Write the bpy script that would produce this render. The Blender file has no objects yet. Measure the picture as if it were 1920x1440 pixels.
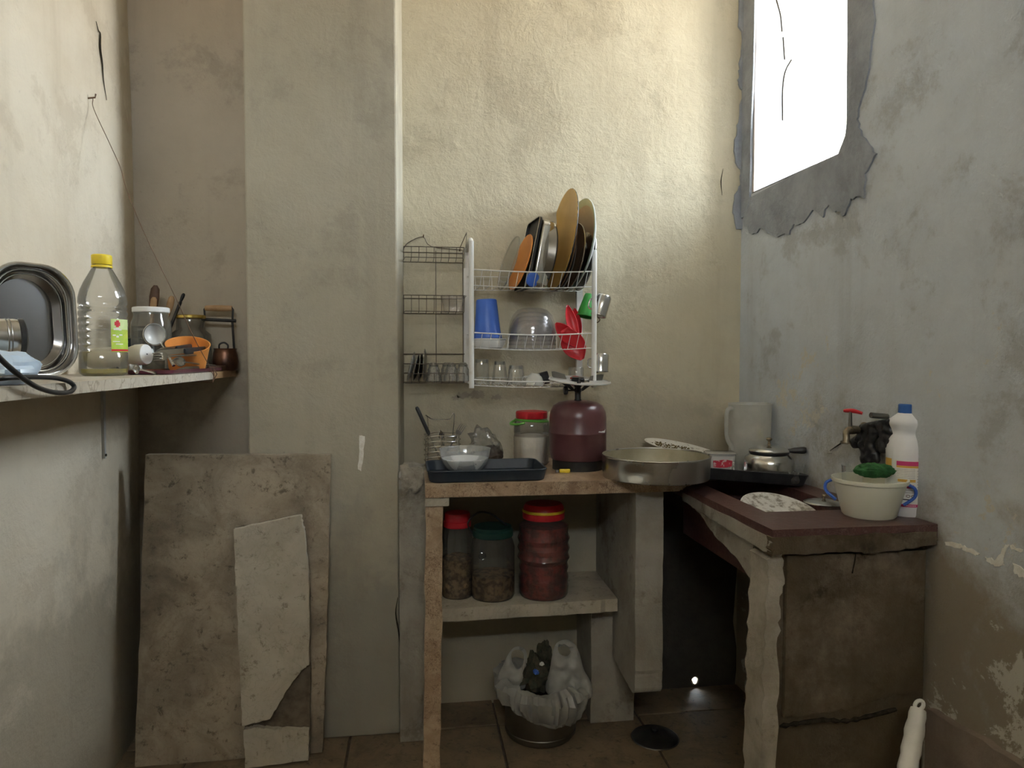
import bpy, bmesh, math, random
from mathutils import Vector, Matrix, noise
from mathutils.geometry import delaunay_2d_cdt
random.seed(7)
PI = math.pi
scene = bpy.context.scene
COL = scene.collection

# ------------------------------------------------------------------ camera
FPX = 1331.0                       # focal length in pixels of a 1920 px wide frame
PITCH = math.atan(50 / FPX)        # looking slightly down
YAW = math.atan(180 / FPX * math.cos(PITCH))
EYE = Vector((0, 0, 1.272))
cam_d = bpy.data.cameras.new('camera')
cam = bpy.data.objects.new('camera', cam_d); COL.objects.link(cam)
cam.location = EYE
cam.rotation_euler = (PI / 2 - PITCH, 0, -YAW)
cam_d.sensor_width = 36; cam_d.lens = 36 * FPX / 1920
cam_d.clip_start = 0.02
scene.camera = cam

# ------------------------------------------------------------------ world, light, exposure
scene.view_settings.view_transform = 'Standard'
scene.view_settings.look = 'None'
scene.view_settings.gamma = 1
scene.view_settings.use_curve_mapping = False
scene.view_settings.exposure = 1.58
YREAR = -1.2
SKY = 13.0
world = bpy.data.worlds.new('daylight'); scene.world = world
world.use_nodes = True
wn = world.node_tree; wn.nodes.clear()
wo = wn.nodes.new('ShaderNodeOutputWorld'); wb = wn.nodes.new('ShaderNodeBackground')
wg = wn.nodes.new('ShaderNodeNewGeometry'); wsep = wn.nodes.new('ShaderNodeSeparateXYZ')
wr = wn.nodes.new('ShaderNodeMapRange'); wm = wn.nodes.new('ShaderNodeMix'); wm.data_type = 'RGBA'
wtc = wn.nodes.new('ShaderNodeTexCoord')
wn.links.new(wtc.outputs['Generated'], wsep.inputs[0])
wn.links.new(wsep.outputs['Z'], wr.inputs['Value'])
wr.inputs['From Min'].default_value = -0.06; wr.inputs['From Max'].default_value = 0.10
wn.links.new(wr.outputs[0], wm.inputs['Factor'])
wm.inputs['A'].default_value = (.62, .53, .41, 1)      # sunlit sandy ground outside
wm.inputs['B'].default_value = (0.80, 0.91, 1.0, 1)      # bright hazy sky
wn.links.new(wm.outputs['Result'], wb.inputs['Color'])
wb.inputs['Strength'].default_value = SKY
wn.links.new(wb.outputs[0], wo.inputs[0])

def portal(name, loc, rot, sx, sy):
    l = bpy.data.lights.new(name, 'AREA'); l.shape = 'RECTANGLE'; l.size = sx; l.size_y = sy
    l.cycles.is_portal = True
    o = bpy.data.objects.new(name, l); COL.objects.link(o); o.location = loc; o.rotation_euler = rot
# portals only guide sampling of the daylight through the window
portal('window_portal', (1.96, 2.20, 2.40), (0, PI / 2, 0), 1.12, 0.62)
sun_l = bpy.data.lights.new('sun', 'SUN'); sun_l.energy = 70; sun_l.angle = math.radians(.6); sun_l.color = (1.0, .90, .74)
portal('fill_opening_portal', (-.05, YREAR - .42, 2.50), (PI / 2, 0, 0), 1.04, .34)  # guides sampling through the fill opening added in the rear wall
sun = bpy.data.objects.new('sun', sun_l); COL.objects.link(sun); sun.location = (4, -4, 6)
sun.rotation_euler = Vector((.50, -.58, .64)).to_track_quat('Z', 'Y').to_euler()

# ------------------------------------------------------------------ pixel helpers (1920x1440 photo -> room)
_r = Vector((math.cos(YAW), -math.sin(YAW), 0))
_f = Vector((math.sin(YAW) * math.cos(PITCH), math.cos(YAW) * math.cos(PITCH), -math.sin(PITCH)))
_u = _r.cross(_f)
def at(u, v, X=None, Y=None, Z=None):
    d = _f * FPX + _r * (u - 960) + _u * (720 - v)
    k = X / d.x if X is not None else Y / d.y if Y is not None else (Z - EYE.z) / d.z
    return EYE + d * k
def mpp(p):            # metres per pixel at point p
    return (Vector(p) - EYE).dot(_f) / FPX
def onX(u, X, z):
    p = at(u, 690, X=X); return Vector((p.x, p.y, z))
def onY(u, Y, z):
    p = at(u, 690, Y=Y); return Vector((p.x, p.y, z))
def stand(u, vfront, Z, wpx):
    """centre on plane Z and radius of a round thing whose front foot is at (u, vfront) and which is wpx wide"""
    p = at(u, vfront, Z=Z); r = wpx / 2 * mpp(p)
    r = wpx / 2 * mpp(p + Vector((0, r, 0)))
    d = Vector((p.x, p.y, 0)).normalized()
    return p + d * r, r

# ------------------------------------------------------------------ materials
MATS = {}
def _nt(name):
    m = bpy.data.materials.new(name); m.use_nodes = True
    nt = m.node_tree; nt.nodes.clear()
    out = nt.nodes.new('ShaderNodeOutputMaterial')
    return m, nt, out
def _noise(nt, vec, scale, detail=6, rough=.6, dist=0.0):
    n = nt.nodes.new('ShaderNodeTexNoise'); n.inputs['Scale'].default_value = scale
    n.inputs['Detail'].default_value = detail; n.inputs['Roughness'].default_value = rough
    n.inputs['Distortion'].default_value = dist
    if vec is not None: nt.links.new(vec, n.inputs['Vector'])
    return n.outputs['Fac']
def _ramp(nt, fac, a, b, smooth=True):
    r = nt.nodes.new('ShaderNodeMapRange'); r.interpolation_type = 'SMOOTHSTEP' if smooth else 'LINEAR'
    r.inputs['From Min'].default_value = a; r.inputs['From Max'].default_value = b
    nt.links.new(fac, r.inputs['Value']); return r.outputs[0]
def _mix(nt, fac, a, b):
    m = nt.nodes.new('ShaderNodeMix'); m.data_type = 'RGBA'
    if isinstance(fac, float): m.inputs['Factor'].default_value = fac
    else: nt.links.new(fac, m.inputs['Factor'])
    for k, s in (('A', a), ('B', b)):
        if isinstance(s, tuple): m.inputs[k].default_value = (*s, 1)
        else: nt.links.new(s, m.inputs[k])
    return m.outputs['Result']
def _math(nt, op, a, b):
    m = nt.nodes.new('ShaderNodeMath'); m.operation = op
    for i, s in enumerate((a, b)):
        if isinstance(s, (int, float)): m.inputs[i].default_value = s
        else: nt.links.new(s, m.inputs[i])
    return m.outputs[0]
def pm(name, c1, c2=None, scale=30, rough=.5, metal=0., bump=0., bscale=None, lo=.35, hi=.7, rvar=0., coat=0., sub=0., trans=0., alpha=1.0, spec=.5):
    """procedural principled material: two colours mixed by noise, noise bump"""
    if name in MATS: return MATS[name]
    m, nt, out = _nt(name)
    b = nt.nodes.new('ShaderNodeBsdfPrincipled'); nt.links.new(b.outputs[0], out.inputs[0])
    tc = nt.nodes.new('ShaderNodeTexCoord')
    vec = tc.outputs['Object']
    n = _noise(nt, vec, scale)
    f = _ramp(nt, n, lo, hi)
    nt.links.new(_mix(nt, f, c1, c2 or tuple(min(1, x * .85) for x in c1)), b.inputs['Base Color'])
    b.inputs['Metallic'].default_value = metal
    b.inputs['Specular IOR Level'].default_value = spec
    if rvar:
        rr = nt.nodes.new('ShaderNodeMapRange'); rr.inputs['To Min'].default_value = max(.02, rough - rvar); rr.inputs['To Max'].default_value = min(1, rough + rvar)
        nt.links.new(f, rr.inputs['Value']); nt.links.new(rr.outputs[0], b.inputs['Roughness'])
    else: b.inputs['Roughness'].default_value = rough
    b.inputs['Coat Weight'].default_value = coat
    b.inputs['Subsurface Weight'].default_value = sub; b.inputs['Subsurface Scale'].default_value = .03; b.inputs['Subsurface Radius'].default_value = (1, 1, 1)
    b.inputs['Transmission Weight'].default_value = trans
    b.inputs['Alpha'].default_value = alpha
    if bump:
        bp = nt.nodes.new('ShaderNodeBump'); bp.inputs['Strength'].default_value = bump; bp.inputs['Distance'].default_value = .004
        nt.links.new(_noise(nt, vec, bscale or scale * 2, 5), bp.inputs['Height']); nt.links.new(bp.outputs[0], b.inputs['Normal'])
    MATS[name] = m; return m
def thin(name, tint, rough=.06, base=.06, edge=.75, body=None, bodyfac=.0):
    """thin clear glass or plastic film: see-through with fresnel gloss, optional milky body colour"""
    if name in MATS: return MATS[name]
    m, nt, out = _nt(name)
    tr = nt.nodes.new('ShaderNodeBsdfTransparent'); tr.inputs[0].default_value = (*tint, 1)
    gl = nt.nodes.new('ShaderNodeBsdfGlossy'); gl.inputs['Roughness'].default_value = rough
    tc = nt.nodes.new('ShaderNodeTexCoord')
    bp = nt.nodes.new('ShaderNodeBump'); bp.inputs['Strength'].default_value = .15; bp.inputs['Distance'].default_value = .003
    nt.links.new(_noise(nt, tc.outputs['Object'], 40, 3), bp.inputs['Height']); nt.links.new(bp.outputs[0], gl.inputs['Normal'])
    fr = nt.nodes.new('ShaderNodeFresnel'); fr.inputs['IOR'].default_value = 1.5
    mp = nt.nodes.new('ShaderNodeMapRange'); mp.inputs['From Min'].default_value = .04; mp.inputs['From Max'].default_value = .7
    mp.inputs['To Min'].default_value = base; mp.inputs['To Max'].default_value = edge
    nt.links.new(fr.outputs[0], mp.inputs['Value'])
    mx = nt.nodes.new('ShaderNodeMixShader'); nt.links.new(mp.outputs[0], mx.inputs[0])
    first = tr.outputs[0]
    if body:
        df = nt.nodes.new('ShaderNodeBsdfDiffuse'); df.inputs[0].default_value = (*body, 1)
        tl = nt.nodes.new('ShaderNodeBsdfTranslucent'); tl.inputs[0].default_value = (*body, 1)
        a = nt.nodes.new('ShaderNodeMixShader'); a.inputs[0].default_value = .4; nt.links.new(df.outputs[0], a.inputs[1]); nt.links.new(tl.outputs[0], a.inputs[2])
        c = nt.nodes.new('ShaderNodeMixShader')
        nf = _noise(nt, tc.outputs['Object'], 14, 3)
        nt.links.new(_math(nt, 'ADD', _math(nt, 'MULTIPLY', nf, bodyfac * .6), bodyfac * .7), c.inputs[0]); nt.links.new(tr.outputs[0], c.inputs[1]); nt.links.new(a.outputs[0], c.inputs[2])
        first = c.outputs[0]
    nt.links.new(first, mx.inputs[1]); nt.links.new(gl.outputs[0], mx.inputs[2]); nt.links.new(mx.outputs[0], out.inputs[0])
    MATS[name] = m; return m
def plaster(name, light, mid, stain, s1=1.6, stain_lo=.52, stain_hi=.62, low_stain_shade=None, zlo=.2, zhi=1.4, bump=.5, streak=.35, rough=.92, low_w=1.0, peel=None, blot=.32):
    """old lime plaster: cloudy two-tone ground, damp stains, vertical run streaks, fine trowel relief"""
    m, nt, out = _nt(name)
    b = nt.nodes.new('ShaderNodeBsdfPrincipled'); nt.links.new(b.outputs[0], out.inputs[0])
    b.inputs['Roughness'].default_value = rough; b.inputs['Specular IOR Level'].default_value = .2
    g = nt.nodes.new('ShaderNodeNewGeometry'); P = g.outputs['Position']
    cloud = _ramp(nt, _noise(nt, P, s1, 10, .68, .1), .32, .70)
    c = _mix(nt, cloud, light, mid)
    mp = nt.nodes.new('ShaderNodeMapping'); mp.inputs['Scale'].default_value = (9, 9, .7); nt.links.new(P, mp.inputs[0])
    st = _ramp(nt, _noise(nt, mp.outputs[0], 1.0, 5, .6), .5, .8)
    c = _mix(nt, _math(nt, 'MULTIPLY', st, streak), c, stain)
    bl = _ramp(nt, _noise(nt, P, 3.4, 12, .74, .15), stain_lo, stain_hi)
    c = _mix(nt, _math(nt, 'MULTIPLY', bl, blot), c, stain)
    sep = nt.nodes.new('ShaderNodeSeparateXYZ'); nt.links.new(P, sep.inputs[0])
    if low_stain_shade:
        big = _noise(nt, P, 2.0, 12, .72, .15)
        zz = _ramp(nt, sep.outputs['Z'], zhi, zlo, False)
        f = _ramp(nt, _math(nt, 'ADD', big, _math(nt, 'MULTIPLY', zz, .42)), .58, .80)
        c = _mix(nt, _math(nt, 'MULTIPLY', f, low_w), c, low_stain_shade)
    if peel:
        pf = _ramp(nt, _math(nt, 'ADD', _noise(nt, P, 3.1, 12, .74, .35), _math(nt, 'MULTIPLY', _ramp(nt, sep.outputs['Z'], 1.5, .3, False), .1)), .62, .645)
        c = _mix(nt, pf, c, peel)
    sp = _ramp(nt, _noise(nt, P, 55, 4, .7), .66, .74)
    c = _mix(nt, _math(nt, 'MULTIPLY', sp, .25), c, tuple(x * .45 for x in stain))
    nt.links.new(c, b.inputs['Base Color'])
    h = _math(nt, 'ADD', _math(nt, 'MULTIPLY', _noise(nt, P, 70, 6, .7), .35), _math(nt, 'MULTIPLY', _noise(nt, P, 9, 8, .6, .6), .9))
    h = _math(nt, 'ADD', h, _math(nt, 'MULTIPLY', bl, -.12))
    bp = nt.nodes.new('ShaderNodeBump'); bp.inputs['Strength'].default_value = bump; bp.inputs['Distance'].default_value = .012
    nt.links.new(h, bp.inputs['Height']); nt.links.new(bp.outputs[0], b.inputs['Normal'])
    MATS[name] = m; return m
def stone(name, c1, c2, vein, scale=5, rough=.55, vs=9, va=.8):
    m, nt, out = _nt(name)
    b = nt.nodes.new('ShaderNodeBsdfPrincipled'); nt.links.new(b.outputs[0], out.inputs[0]); b.inputs['Roughness'].default_value = rough
    tc = nt.nodes.new('ShaderNodeTexCoord'); P = tc.outputs['Object']
    c = _mix(nt, _ramp(nt, _noise(nt, P, scale, 10, .65, .8), .35, .65), c1, c2)
    vo = nt.nodes.new('ShaderNodeTexVoronoi'); vo.feature = 'DISTANCE_TO_EDGE'; vo.inputs['Scale'].default_value = vs
    dn = nt.nodes.new('ShaderNodeVectorMath'); dn.operation = 'ADD'
    nn = nt.nodes.new('ShaderNodeTexNoise'); nn.inputs['Scale'].default_value = 6; nn.inputs['Detail'].default_value = 6; nt.links.new(P, nn.inputs['Vector'])
    nt.links.new(P, dn.inputs[0]); nt.links.new(nn.outputs['Color'], dn.inputs[1]); nt.links.new(dn.outputs[0], vo.inputs['Vector'])
    v = _math(nt, 'MULTIPLY', _ramp(nt, vo.outputs['Distance'], .085, .0, True), _ramp(nt, _noise(nt, P, 9, 4), .34, .58))
    c = _mix(nt, _math(nt, 'MULTIPLY', v, va), c, vein)
    sp = _ramp(nt, _noise(nt, P, 30, 10, .78, .3), .54, .66)
    c = _mix(nt, _math(nt, 'MULTIPLY', sp, .85), c, vein)
    sp2 = _ramp(nt, _noise(nt, P, 3.2, 8, .7, .2), .5, .7)
    c = _mix(nt, _math(nt, 'MULTIPLY', sp2, .6), c, vein)
    nt.links.new(c, b.inputs['Base Color'])
    bp = nt.nodes.new('ShaderNodeBump'); bp.inputs['Strength'].default_value = .3; bp.inputs['Distance'].default_value = .006
    nt.links.new(_noise(nt, P, 40, 8, .7), bp.inputs['Height']); nt.links.new(bp.outputs[0], b.inputs['Normal'])
    MATS[name] = m; return m

M_BACK = plaster('plaster_back', (.57, .515, .38), (.49, .435, .315), (.33, .28, .20), s1=2.2, low_stain_shade=(.36, .325, .26), zlo=.85, zhi=1.28, bump=.6, low_w=.6)  # low tone paints the rack's shade into the wall behind the worktop
M_PIER = plaster('plaster_pier', (.45, .415, .33), (.39, .355, .275), (.27, .24, .19), s1=1.8, low_stain_shade=(.27, .255, .225), zlo=.0, zhi=1.0, bump=.45, low_w=.6)
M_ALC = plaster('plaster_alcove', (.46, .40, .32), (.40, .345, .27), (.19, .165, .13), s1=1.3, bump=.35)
M_LEFT = plaster('plaster_left', (.69, .62, .495), (.61, .53, .40), (.44, .36, .25), s1=1.9, low_stain_shade=(.34, .30, .23), zlo=.2, zhi=1.15, bump=.6, low_w=.75)
M_RIGHT = plaster('plaster_right', (.60, .64, .68), (.52, .545, .565), (.33, .32, .295), s1=2.6, low_stain_shade=(.30, .255, .19), zlo=.2, zhi=1.45, bump=.8, peel=(.58, .56, .50), low_w=.95, blot=.5)
M_CEIL = plaster('plaster_ceiling', (.80, .78, .72), (.74, .71, .64), (.5, .46, .38), bump=.4)
M_CEMENT = plaster('plaster_cement_patch', (.38, .40, .43), (.28, .295, .32), (.18, .185, .195), s1=8, bump=1.0)
M_SINKW = plaster('plaster_sink_base', (.27, .22, .165), (.11, .085, .056), (.035, .026, .016), s1=7.5, low_stain_shade=(.10, .075, .045), zlo=.0, zhi=1.3, bump=1.0, streak=.8, low_w=.75, blot=.8)
M_EDGE = plaster('plaster_rough_edge', (.52, .48, .41), (.36, .32, .255), (.17, .14, .1), s1=11, bump=1.2, blot=.7)
M_SUPP = plaster('plaster_counter_support', (.42, .395, .345), (.31, .28, .235), (.16, .135, .1), s1=5, bump=.9, blot=.6)
M_SKIRT = plaster('plaster_skirting', (.33, .27, .22), (.24, .185, .15), (.16, .12, .09), s1=6, bump=.8)
M_WHITEPLASTER = pm('bare_gypsum', (.86, .85, .80), (.74, .71, .64), 60, .9, bump=.4)
M_CRACK = pm('crack_shadow', (.030, .025, .019), (.05, .042, .032), 80, 1.0, spec=.0)
M_FLOORT = stone('floor_stone', (.25, .185, .115), (.15, .11, .07), (.06, .045, .03), 4, .6, 5, .25)
M_GROUT = pm('floor_grout', (.08, .065, .05), (.12, .1, .08), 40, .95, bump=.4)
M_SLAB = stone('travertine_slab', (.42, .355, .27), (.27, .22, .16), (.10, .078, .055), 6, .8, 13, .18)
M_SLAB2 = stone('pale_stone_slab', (.52, .475, .39), (.43, .385, .305), (.2, .16, .11), 5, .8, 9, .2)
M_MARBLE = stone('brown_marble', (.50, .38, .26), (.36, .25, .16), (.13, .07, .04), 16, .35, 34)
M_MAROON = stone('maroon_terrazzo', (.105, .045, .04), (.075, .032, .03), (.16, .1, .085), 30, .33, 30)
M_SHELF = stone('pale_marble_shelf', (.62, .57, .48), (.54, .48, .385), (.32, .26, .18), 5, .5, 8)
M_STEEL = pm('steel_worn', (.62, .62, .60), (.54, .53, .51), 9, .22, 1.0, rvar=.06, lo=.1, hi=.9)
M_STEELD = pm('steel_dark', (.30, .295, .28), (.25, .24, .23), 7, .30, 1.0, rvar=.04, lo=.1, hi=.9)
M_ALU = pm('aluminium', (.56, .56, .55), (.46, .46, .45), 5, .27, 1.0, rvar=.05, bump=.12, bscale=18, lo=.1, hi=.9)
M_WIRE = pm('galvanised_wire', (.17, .145, .12), (.10, .075, .055), 60, .5, .6)
M_RUST = pm('rusty_wire', (.14, .095, .065), (.22, .12, .07), 90, .7, .5)
M_WHITEP = pm('white_paint_tube', (.72, .71, .68), (.55, .5, .43), 16, .4, lo=.55, hi=.8)
M_BLACKP = pm('black_plastic', (.018, .018, .02), (.035, .035, .036), 30, .4)
M_NAVY = pm('navy_tray', (.012, .02, .032), (.022, .032, .045), 18, .45)
M_RED = pm('red_plastic', (.62, .025, .035), (.5, .015, .025), 25, .35, sub=.0)
M_BLUE = pm('blue_plastic', (.055, .16, .62), (.04, .12, .5), 10, .4)
M_GREEN = pm('green_plastic', (.05, .36, .06), (.035, .27, .045), 14, .4)
M_GREENB = pm('green_band', (.13, .42, .06), (.1, .33, .04), 14, .45)
M_ORANGE = pm('orange_plastic', (.80, .32, .075), (.66, .24, .05), 12, .45)
M_YELLOW = pm('yellow_plastic', (.86, .66, .04), (.75, .54, .03), 25, .4)
M_WHITE = pm('white_plastic', (.80, .80, .78), (.7, .7, .68), 15, .4)
M_CREAM = pm('cream_plastic', (.70, .66, .53), (.6, .55, .42), 12, .45)
M_WOOD = pm('wood_pale', (.42, .26, .13), (.31, .175, .08), 20, .6, bump=.2)
M_WOODD = pm('wood_dark', (.11, .055, .03), (.07, .035, .02), 22, .6, bump=.2)
M_OCHRE = pm('ochre_enamel', (.60, .37, .10), (.52, .3, .07), 9, .4)
M_BROWNG = pm('brown_enamel', (.17, .10, .06), (.12, .07, .04), 9, .22)
M_GREYE = pm('grey_enamel', (.62, .63, .62), (.5, .5, .48), 6, .3)
M_GREENR = pm('green_grey_rim', (.32, .39, .33), (.26, .32, .27), 10, .35)
M_DISH = pm('taupe_glaze', (.36, .29, .23), (.28, .22, .17), 7, .35)
M_CYL = pm('maroon_gas_paint', (.115, .044, .048), (.078, .03, .033), 7, .38, bump=.12, bscale=30, rvar=.1)
M_BLACKM = pm('black_metal', (.03, .03, .03), (.055, .05, .045), 20, .5, .6)
M_FLOUR = pm('flour', (.90, .89, .84), (.84, .82, .76), 30, .95, bump=.5, bscale=60, sub=.8)
M_SUGAR = pm('sugar', (.86, .79, .70), (.78, .71, .62), 30, .9, bump=.3, bscale=90, sub=.5)
M_BLEACH = pm('bleach_bottle', (.76, .76, .78), (.70, .70, .72), 6, .38)
M_CAPBLUE = pm('cap_blue', (.03, .13, .42), (.025, .1, .34), 10, .4)
M_PAPER = pm('label_paper', (.80, .79, .75), (.74, .72, .67), 20, .55)
M_PRINTG = pm('label_grey_print', (.48, .47, .45), (.62, .6, .57), 220, .6)
M_PRINTK = pm('label_black_print', (.03, .03, .03), (.05, .05, .05), 60, .6)
M_PINK = pm('label_magenta', (.60, .045, .19), (.52, .03, .16), 20, .5)
M_GOLDL = pm('label_gold', (.72, .43, .09), (.62, .35, .06), 20, .5)
M_LABELG = pm('label_leaf_green', (.36, .55, .06), (.60, .66, .10), 26, .5)
M_LABELP = pm('label_pale_green', (.66, .76, .40), (.5, .66, .22), 30, .5)
M_GOLD = pm('gold_lid', (.80, .60, .17), (.66, .46, .1), 50, .25, .9)
M_SCOUR = pm('green_scourer', (.035, .15, .04), (.02, .09, .025), 70, .95, bump=1.0, bscale=140)
M_RUBBER = pm('black_bag_plastic', (.012, .012, .014), (.022, .022, .024), 12, .34)
M_BRASS = pm('worn_brass', (.34, .29, .21), (.22, .18, .13), 40, .4, .9)
M_PURPLE = pm('maroon_tray', (.13, .03, .05), (.09, .02, .035), 12, .22)
M_BLUEBAG = pm('pale_blue_plastic', (.50, .66, .86), (.62, .75, .9), 14, .35, sub=.0)
M_PASTA = pm('dry_pasta', (.34, .21, .10), (.13, .075, .035), 55, .8, bump=1.0, bscale=60, lo=.42, hi=.6)
M_PEPPER = pm('red_preserve', (.34, .04, .035), (.16, .02, .02), 32, .4, bump=1.0, bscale=40, lo=.42, hi=.6)
M_DARKFOOD = pm('dark_spice', (.06, .04, .03), (.13, .1, .075), 60, .8, bump=.9, bscale=70)
M_HERB = pm('herb_crumbs', (.16, .11, .03), (.07, .055, .02), 60, .9, bump=.8, bscale=120)
M_LEAFY = pm('refuse', (.045, .05, .03), (.10, .085, .055), 40, .85, bump=.8)
M_SPECK = pm('speckled_ceramic', (.78, .76, .71), (.12, .10, .06), 55, .4, lo=.60, hi=.66)
M_TOMATO = pm('tomato_red', (.66, .06, .035), (.55, .04, .03), 9, .25)
M_COPPER = pm('dark_copper', (.16, .075, .045), (.07, .04, .03), 14, .35, .8)
M_GREYM = pm('grey_painted_metal', (.55, .55, .53), (.45, .44, .42), 20, .5, .2)
M_INNER = pm('pan_inside_limescale', (.52, .49, .38), (.42, .38, .27), 12, .45, .5)
M_OILRES = pm('oil_residue', (.62, .52, .12), (.55, .45, .09), 20, .2, alpha=.55)
M_GLASS = thin('clear_glass', (.97, .98, .975), .05, .10, .55, (.85, .85, .82), .08)
M_CRYSTAL = thin('cut_crystal', (.96, .97, .97), .08, .22, .8, (.85, .85, .84), .14)
M_GLASSD = thin('dusty_glass', (.80, .81, .79), .1, .06, .7, (.6, .58, .53), .10)
M_PET = thin('clear_bottle_plastic', (.95, .95, .94), .09, .07, .85, (.8, .8, .78), .05)
M_BOWLP = thin('clear_bowl_plastic', (.965, .96, .97), .08, .07, .42, (.88, .86, .88), .05)
M_FILM = thin('clear_film', (.9, .9, .89), .16, .08, .6, (.8, .79, .77), .12)
M_BAGW = thin('white_bag_film', (.9, .9, .88), .3, .04, .25, (.82, .82, .79), .5)
M_JUG = thin('frosted_jug_plastic', (.9, .9, .88), .3, .05, .3, (.80, .79, .74), .55)
M_DUSTG = thin('floury_glass', (.95, .95, .95), .1, .06, .6, (.88, .88, .87), .26)

# ------------------------------------------------------------------ mesh helpers
def smooth_path(pts, n=8, closed=False):
    P = [Vector(p) for p in pts]; out = []; N = len(P)
    if N < 3: return P
    rng = N if closed else N - 1
    for i in range(rng):
        p1, p2 = P[i], P[(i + 1) % N]
        p0 = P[i - 1] if (i > 0 or closed) else p1 * 2 - p2
        p3 = P[(i + 2) % N] if (i + 2 < N or closed) else p2 * 2 - p1
        for k in range(n):
            t = k / n
            out.append(.5 * ((2 * p1) + (p2 - p0) * t + (2 * p0 - 5 * p1 + 4 * p2 - p3) * t * t + (3 * p1 - p0 - 3 * p2 + p3) * t ** 3))
    if not closed: out.append(P[-1])
    return out
class MB:
    def __init__(s): s.v = []; s.f = []
    def add(s, vs, fs):
        b = len(s.v); s.v += [Vector(v) for v in vs]; s.f += [tuple(i + b for i in f) for f in fs]; return s
    def box(s, lo, hi):
        x0, y0, z0 = lo; x1, y1, z1 = hi
        return s.add([(x0, y0, z0), (x1, y0, z0), (x1, y1, z0), (x0, y1, z0), (x0, y0, z1), (x1, y0, z1), (x1, y1, z1), (x0, y1, z1)],
                     [(0, 3, 2, 1), (4, 5, 6, 7), (0, 1, 5, 4), (1, 2, 6, 5), (2, 3, 7, 6), (3, 0, 4, 7)])
    def lathe(s, prof, seg=40, c=(0, 0, 0), a0=0., a1=2 * PI, ex=1., ey=1., fn=None):
        full = abs(a1 - a0 - 2 * PI) < 1e-6; n = seg if full else seg + 1
        vs, fs = [], []
        for (r, z) in prof:
            for i in range(n):
                a = a0 + (a1 - a0) * i / seg
                rr = r * (fn(a, z) if fn else 1)
                vs.append((c[0] + rr * math.cos(a) * ex, c[1] + rr * math.sin(a) * ey, c[2] + z))
        for j in range(len(prof) - 1):
            for i in range(seg):
                k = (i + 1) % n
                fs.append((j * n + i, j * n + k, (j + 1) * n + k, (j + 1) * n + i))
        return s.add(vs, fs)
    def tube(s, path, r, seg=8, closed=False, caps=True):
        P = [Vector(p) for p in path]; N = len(P); vs, fs = [], []
        rad = r if isinstance(r, (list, tuple)) else [r] * N
        T = []
        for i in range(N):
            a = P[i - 1] if (i > 0 or closed) else P[i]; b = P[(i + 1) % N] if (i < N - 1 or closed) else P[i]
            t = (b - a); T.append(t.normalized() if t.length > 1e-9 else Vector((0, 0, 1)))
        nrm = T[0].orthogonal().normalized()
        for i in range(N):
            nrm = (nrm - T[i] * nrm.dot(T[i]))
            nrm = nrm.normalized() if nrm.length > 1e-6 else T[i].orthogonal().normalized()
            bi = T[i].cross(nrm)
            for k in range(seg):
                a = 2 * PI * k / seg; vs.append(P[i] + (nrm * math.cos(a) + bi * math.sin(a)) * rad[i])
        for i in range(N if closed else N - 1):
            j = (i + 1) % N
            for k in range(seg):
                l = (k + 1) % seg; fs.append((i * seg + k, i * seg + l, j * seg + l, j * seg + k))
        if caps and not closed:
            fs.append(tuple(range(seg - 1, -1, -1))); fs.append(tuple((N - 1) * seg + k for k in range(seg)))
        return s.add(vs, fs)
    def disc(s, c, r, seg=32, up=True, bump=0.):
        vs = [(c[0], c[1], c[2])]; 
        rings = 4
        for q in range(1, rings + 1):
            for i in range(seg):
                a = 2 * PI * i / seg
                vs.append((c[0] + r * q / rings * math.cos(a), c[1] + r * q / rings * math.sin(a), c[2] + (random.uniform(-bump, bump) if q < rings else 0)))
        fs = [(0, 1 + i, 1 + (i + 1) % seg) for i in range(seg)]
        for q in range(1, rings):
            for i in range(seg):
                k = (i + 1) % seg; fs.append((1 + (q - 1) * seg + i, 1 + q * seg + i, 1 + q * seg + k, 1 + (q - 1) * seg + k))
        return s.add(vs, fs)
    def prism(s, poly, fn, d0, d1):
        """2D polygon extruded: fn(a, b, d) -> world"""
        n = len(poly); vs = [fn(a, b, d0) for a, b in poly] + [fn(a, b, d1) for a, b in poly]
        fs = [tuple(range(n - 1, -1, -1)), tuple(range(n, 2 * n))] + [(i, (i + 1) % n, n + (i + 1) % n, n + i) for i in range(n)]
        return s.add(vs, fs)
    def rrect(s, levels, corner, c=(0, 0, 0), seg=6):
        """stack of rounded rectangles: levels = [(halfx, halfy, z, corner radius scale)]"""
        vs, fs, n = [], [], 4 * (seg + 1)
        for (hx, hy, z) in levels:
            cr = min(corner, hx, hy)
            for q, (sx, sy) in enumerate(((1, 1), (-1, 1), (-1, -1), (1, -1))):
                for k in range(seg + 1):
                    a = PI / 2 * (q + k / seg)
                    vs.append((c[0] + sx * (hx - cr) + cr * math.cos(a), c[1] + sy * (hy - cr) + cr * math.sin(a), c[2] + z))
        for j in range(len(levels) - 1):
            for i in range(n):
                k = (i + 1) % n; fs.append((j * n + i, j * n + k, (j + 1) * n + k, (j + 1) * n + i))
        fs.append(tuple(range(n - 1, -1, -1))); 
        L = len(levels) - 1; fs.append(tuple(L * n + i for i in range(n)))
        return s.add(vs, fs)
    def xf(s, m):
        s.v = [m @ v for v in s.v]; return s
    def jitter(s, amp, freq=8., seed=0.):
        s.v = [v + noise.noise_vector(v * freq + Vector((seed, seed * 2, 0))) * amp for v in s.v]; return s
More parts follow.
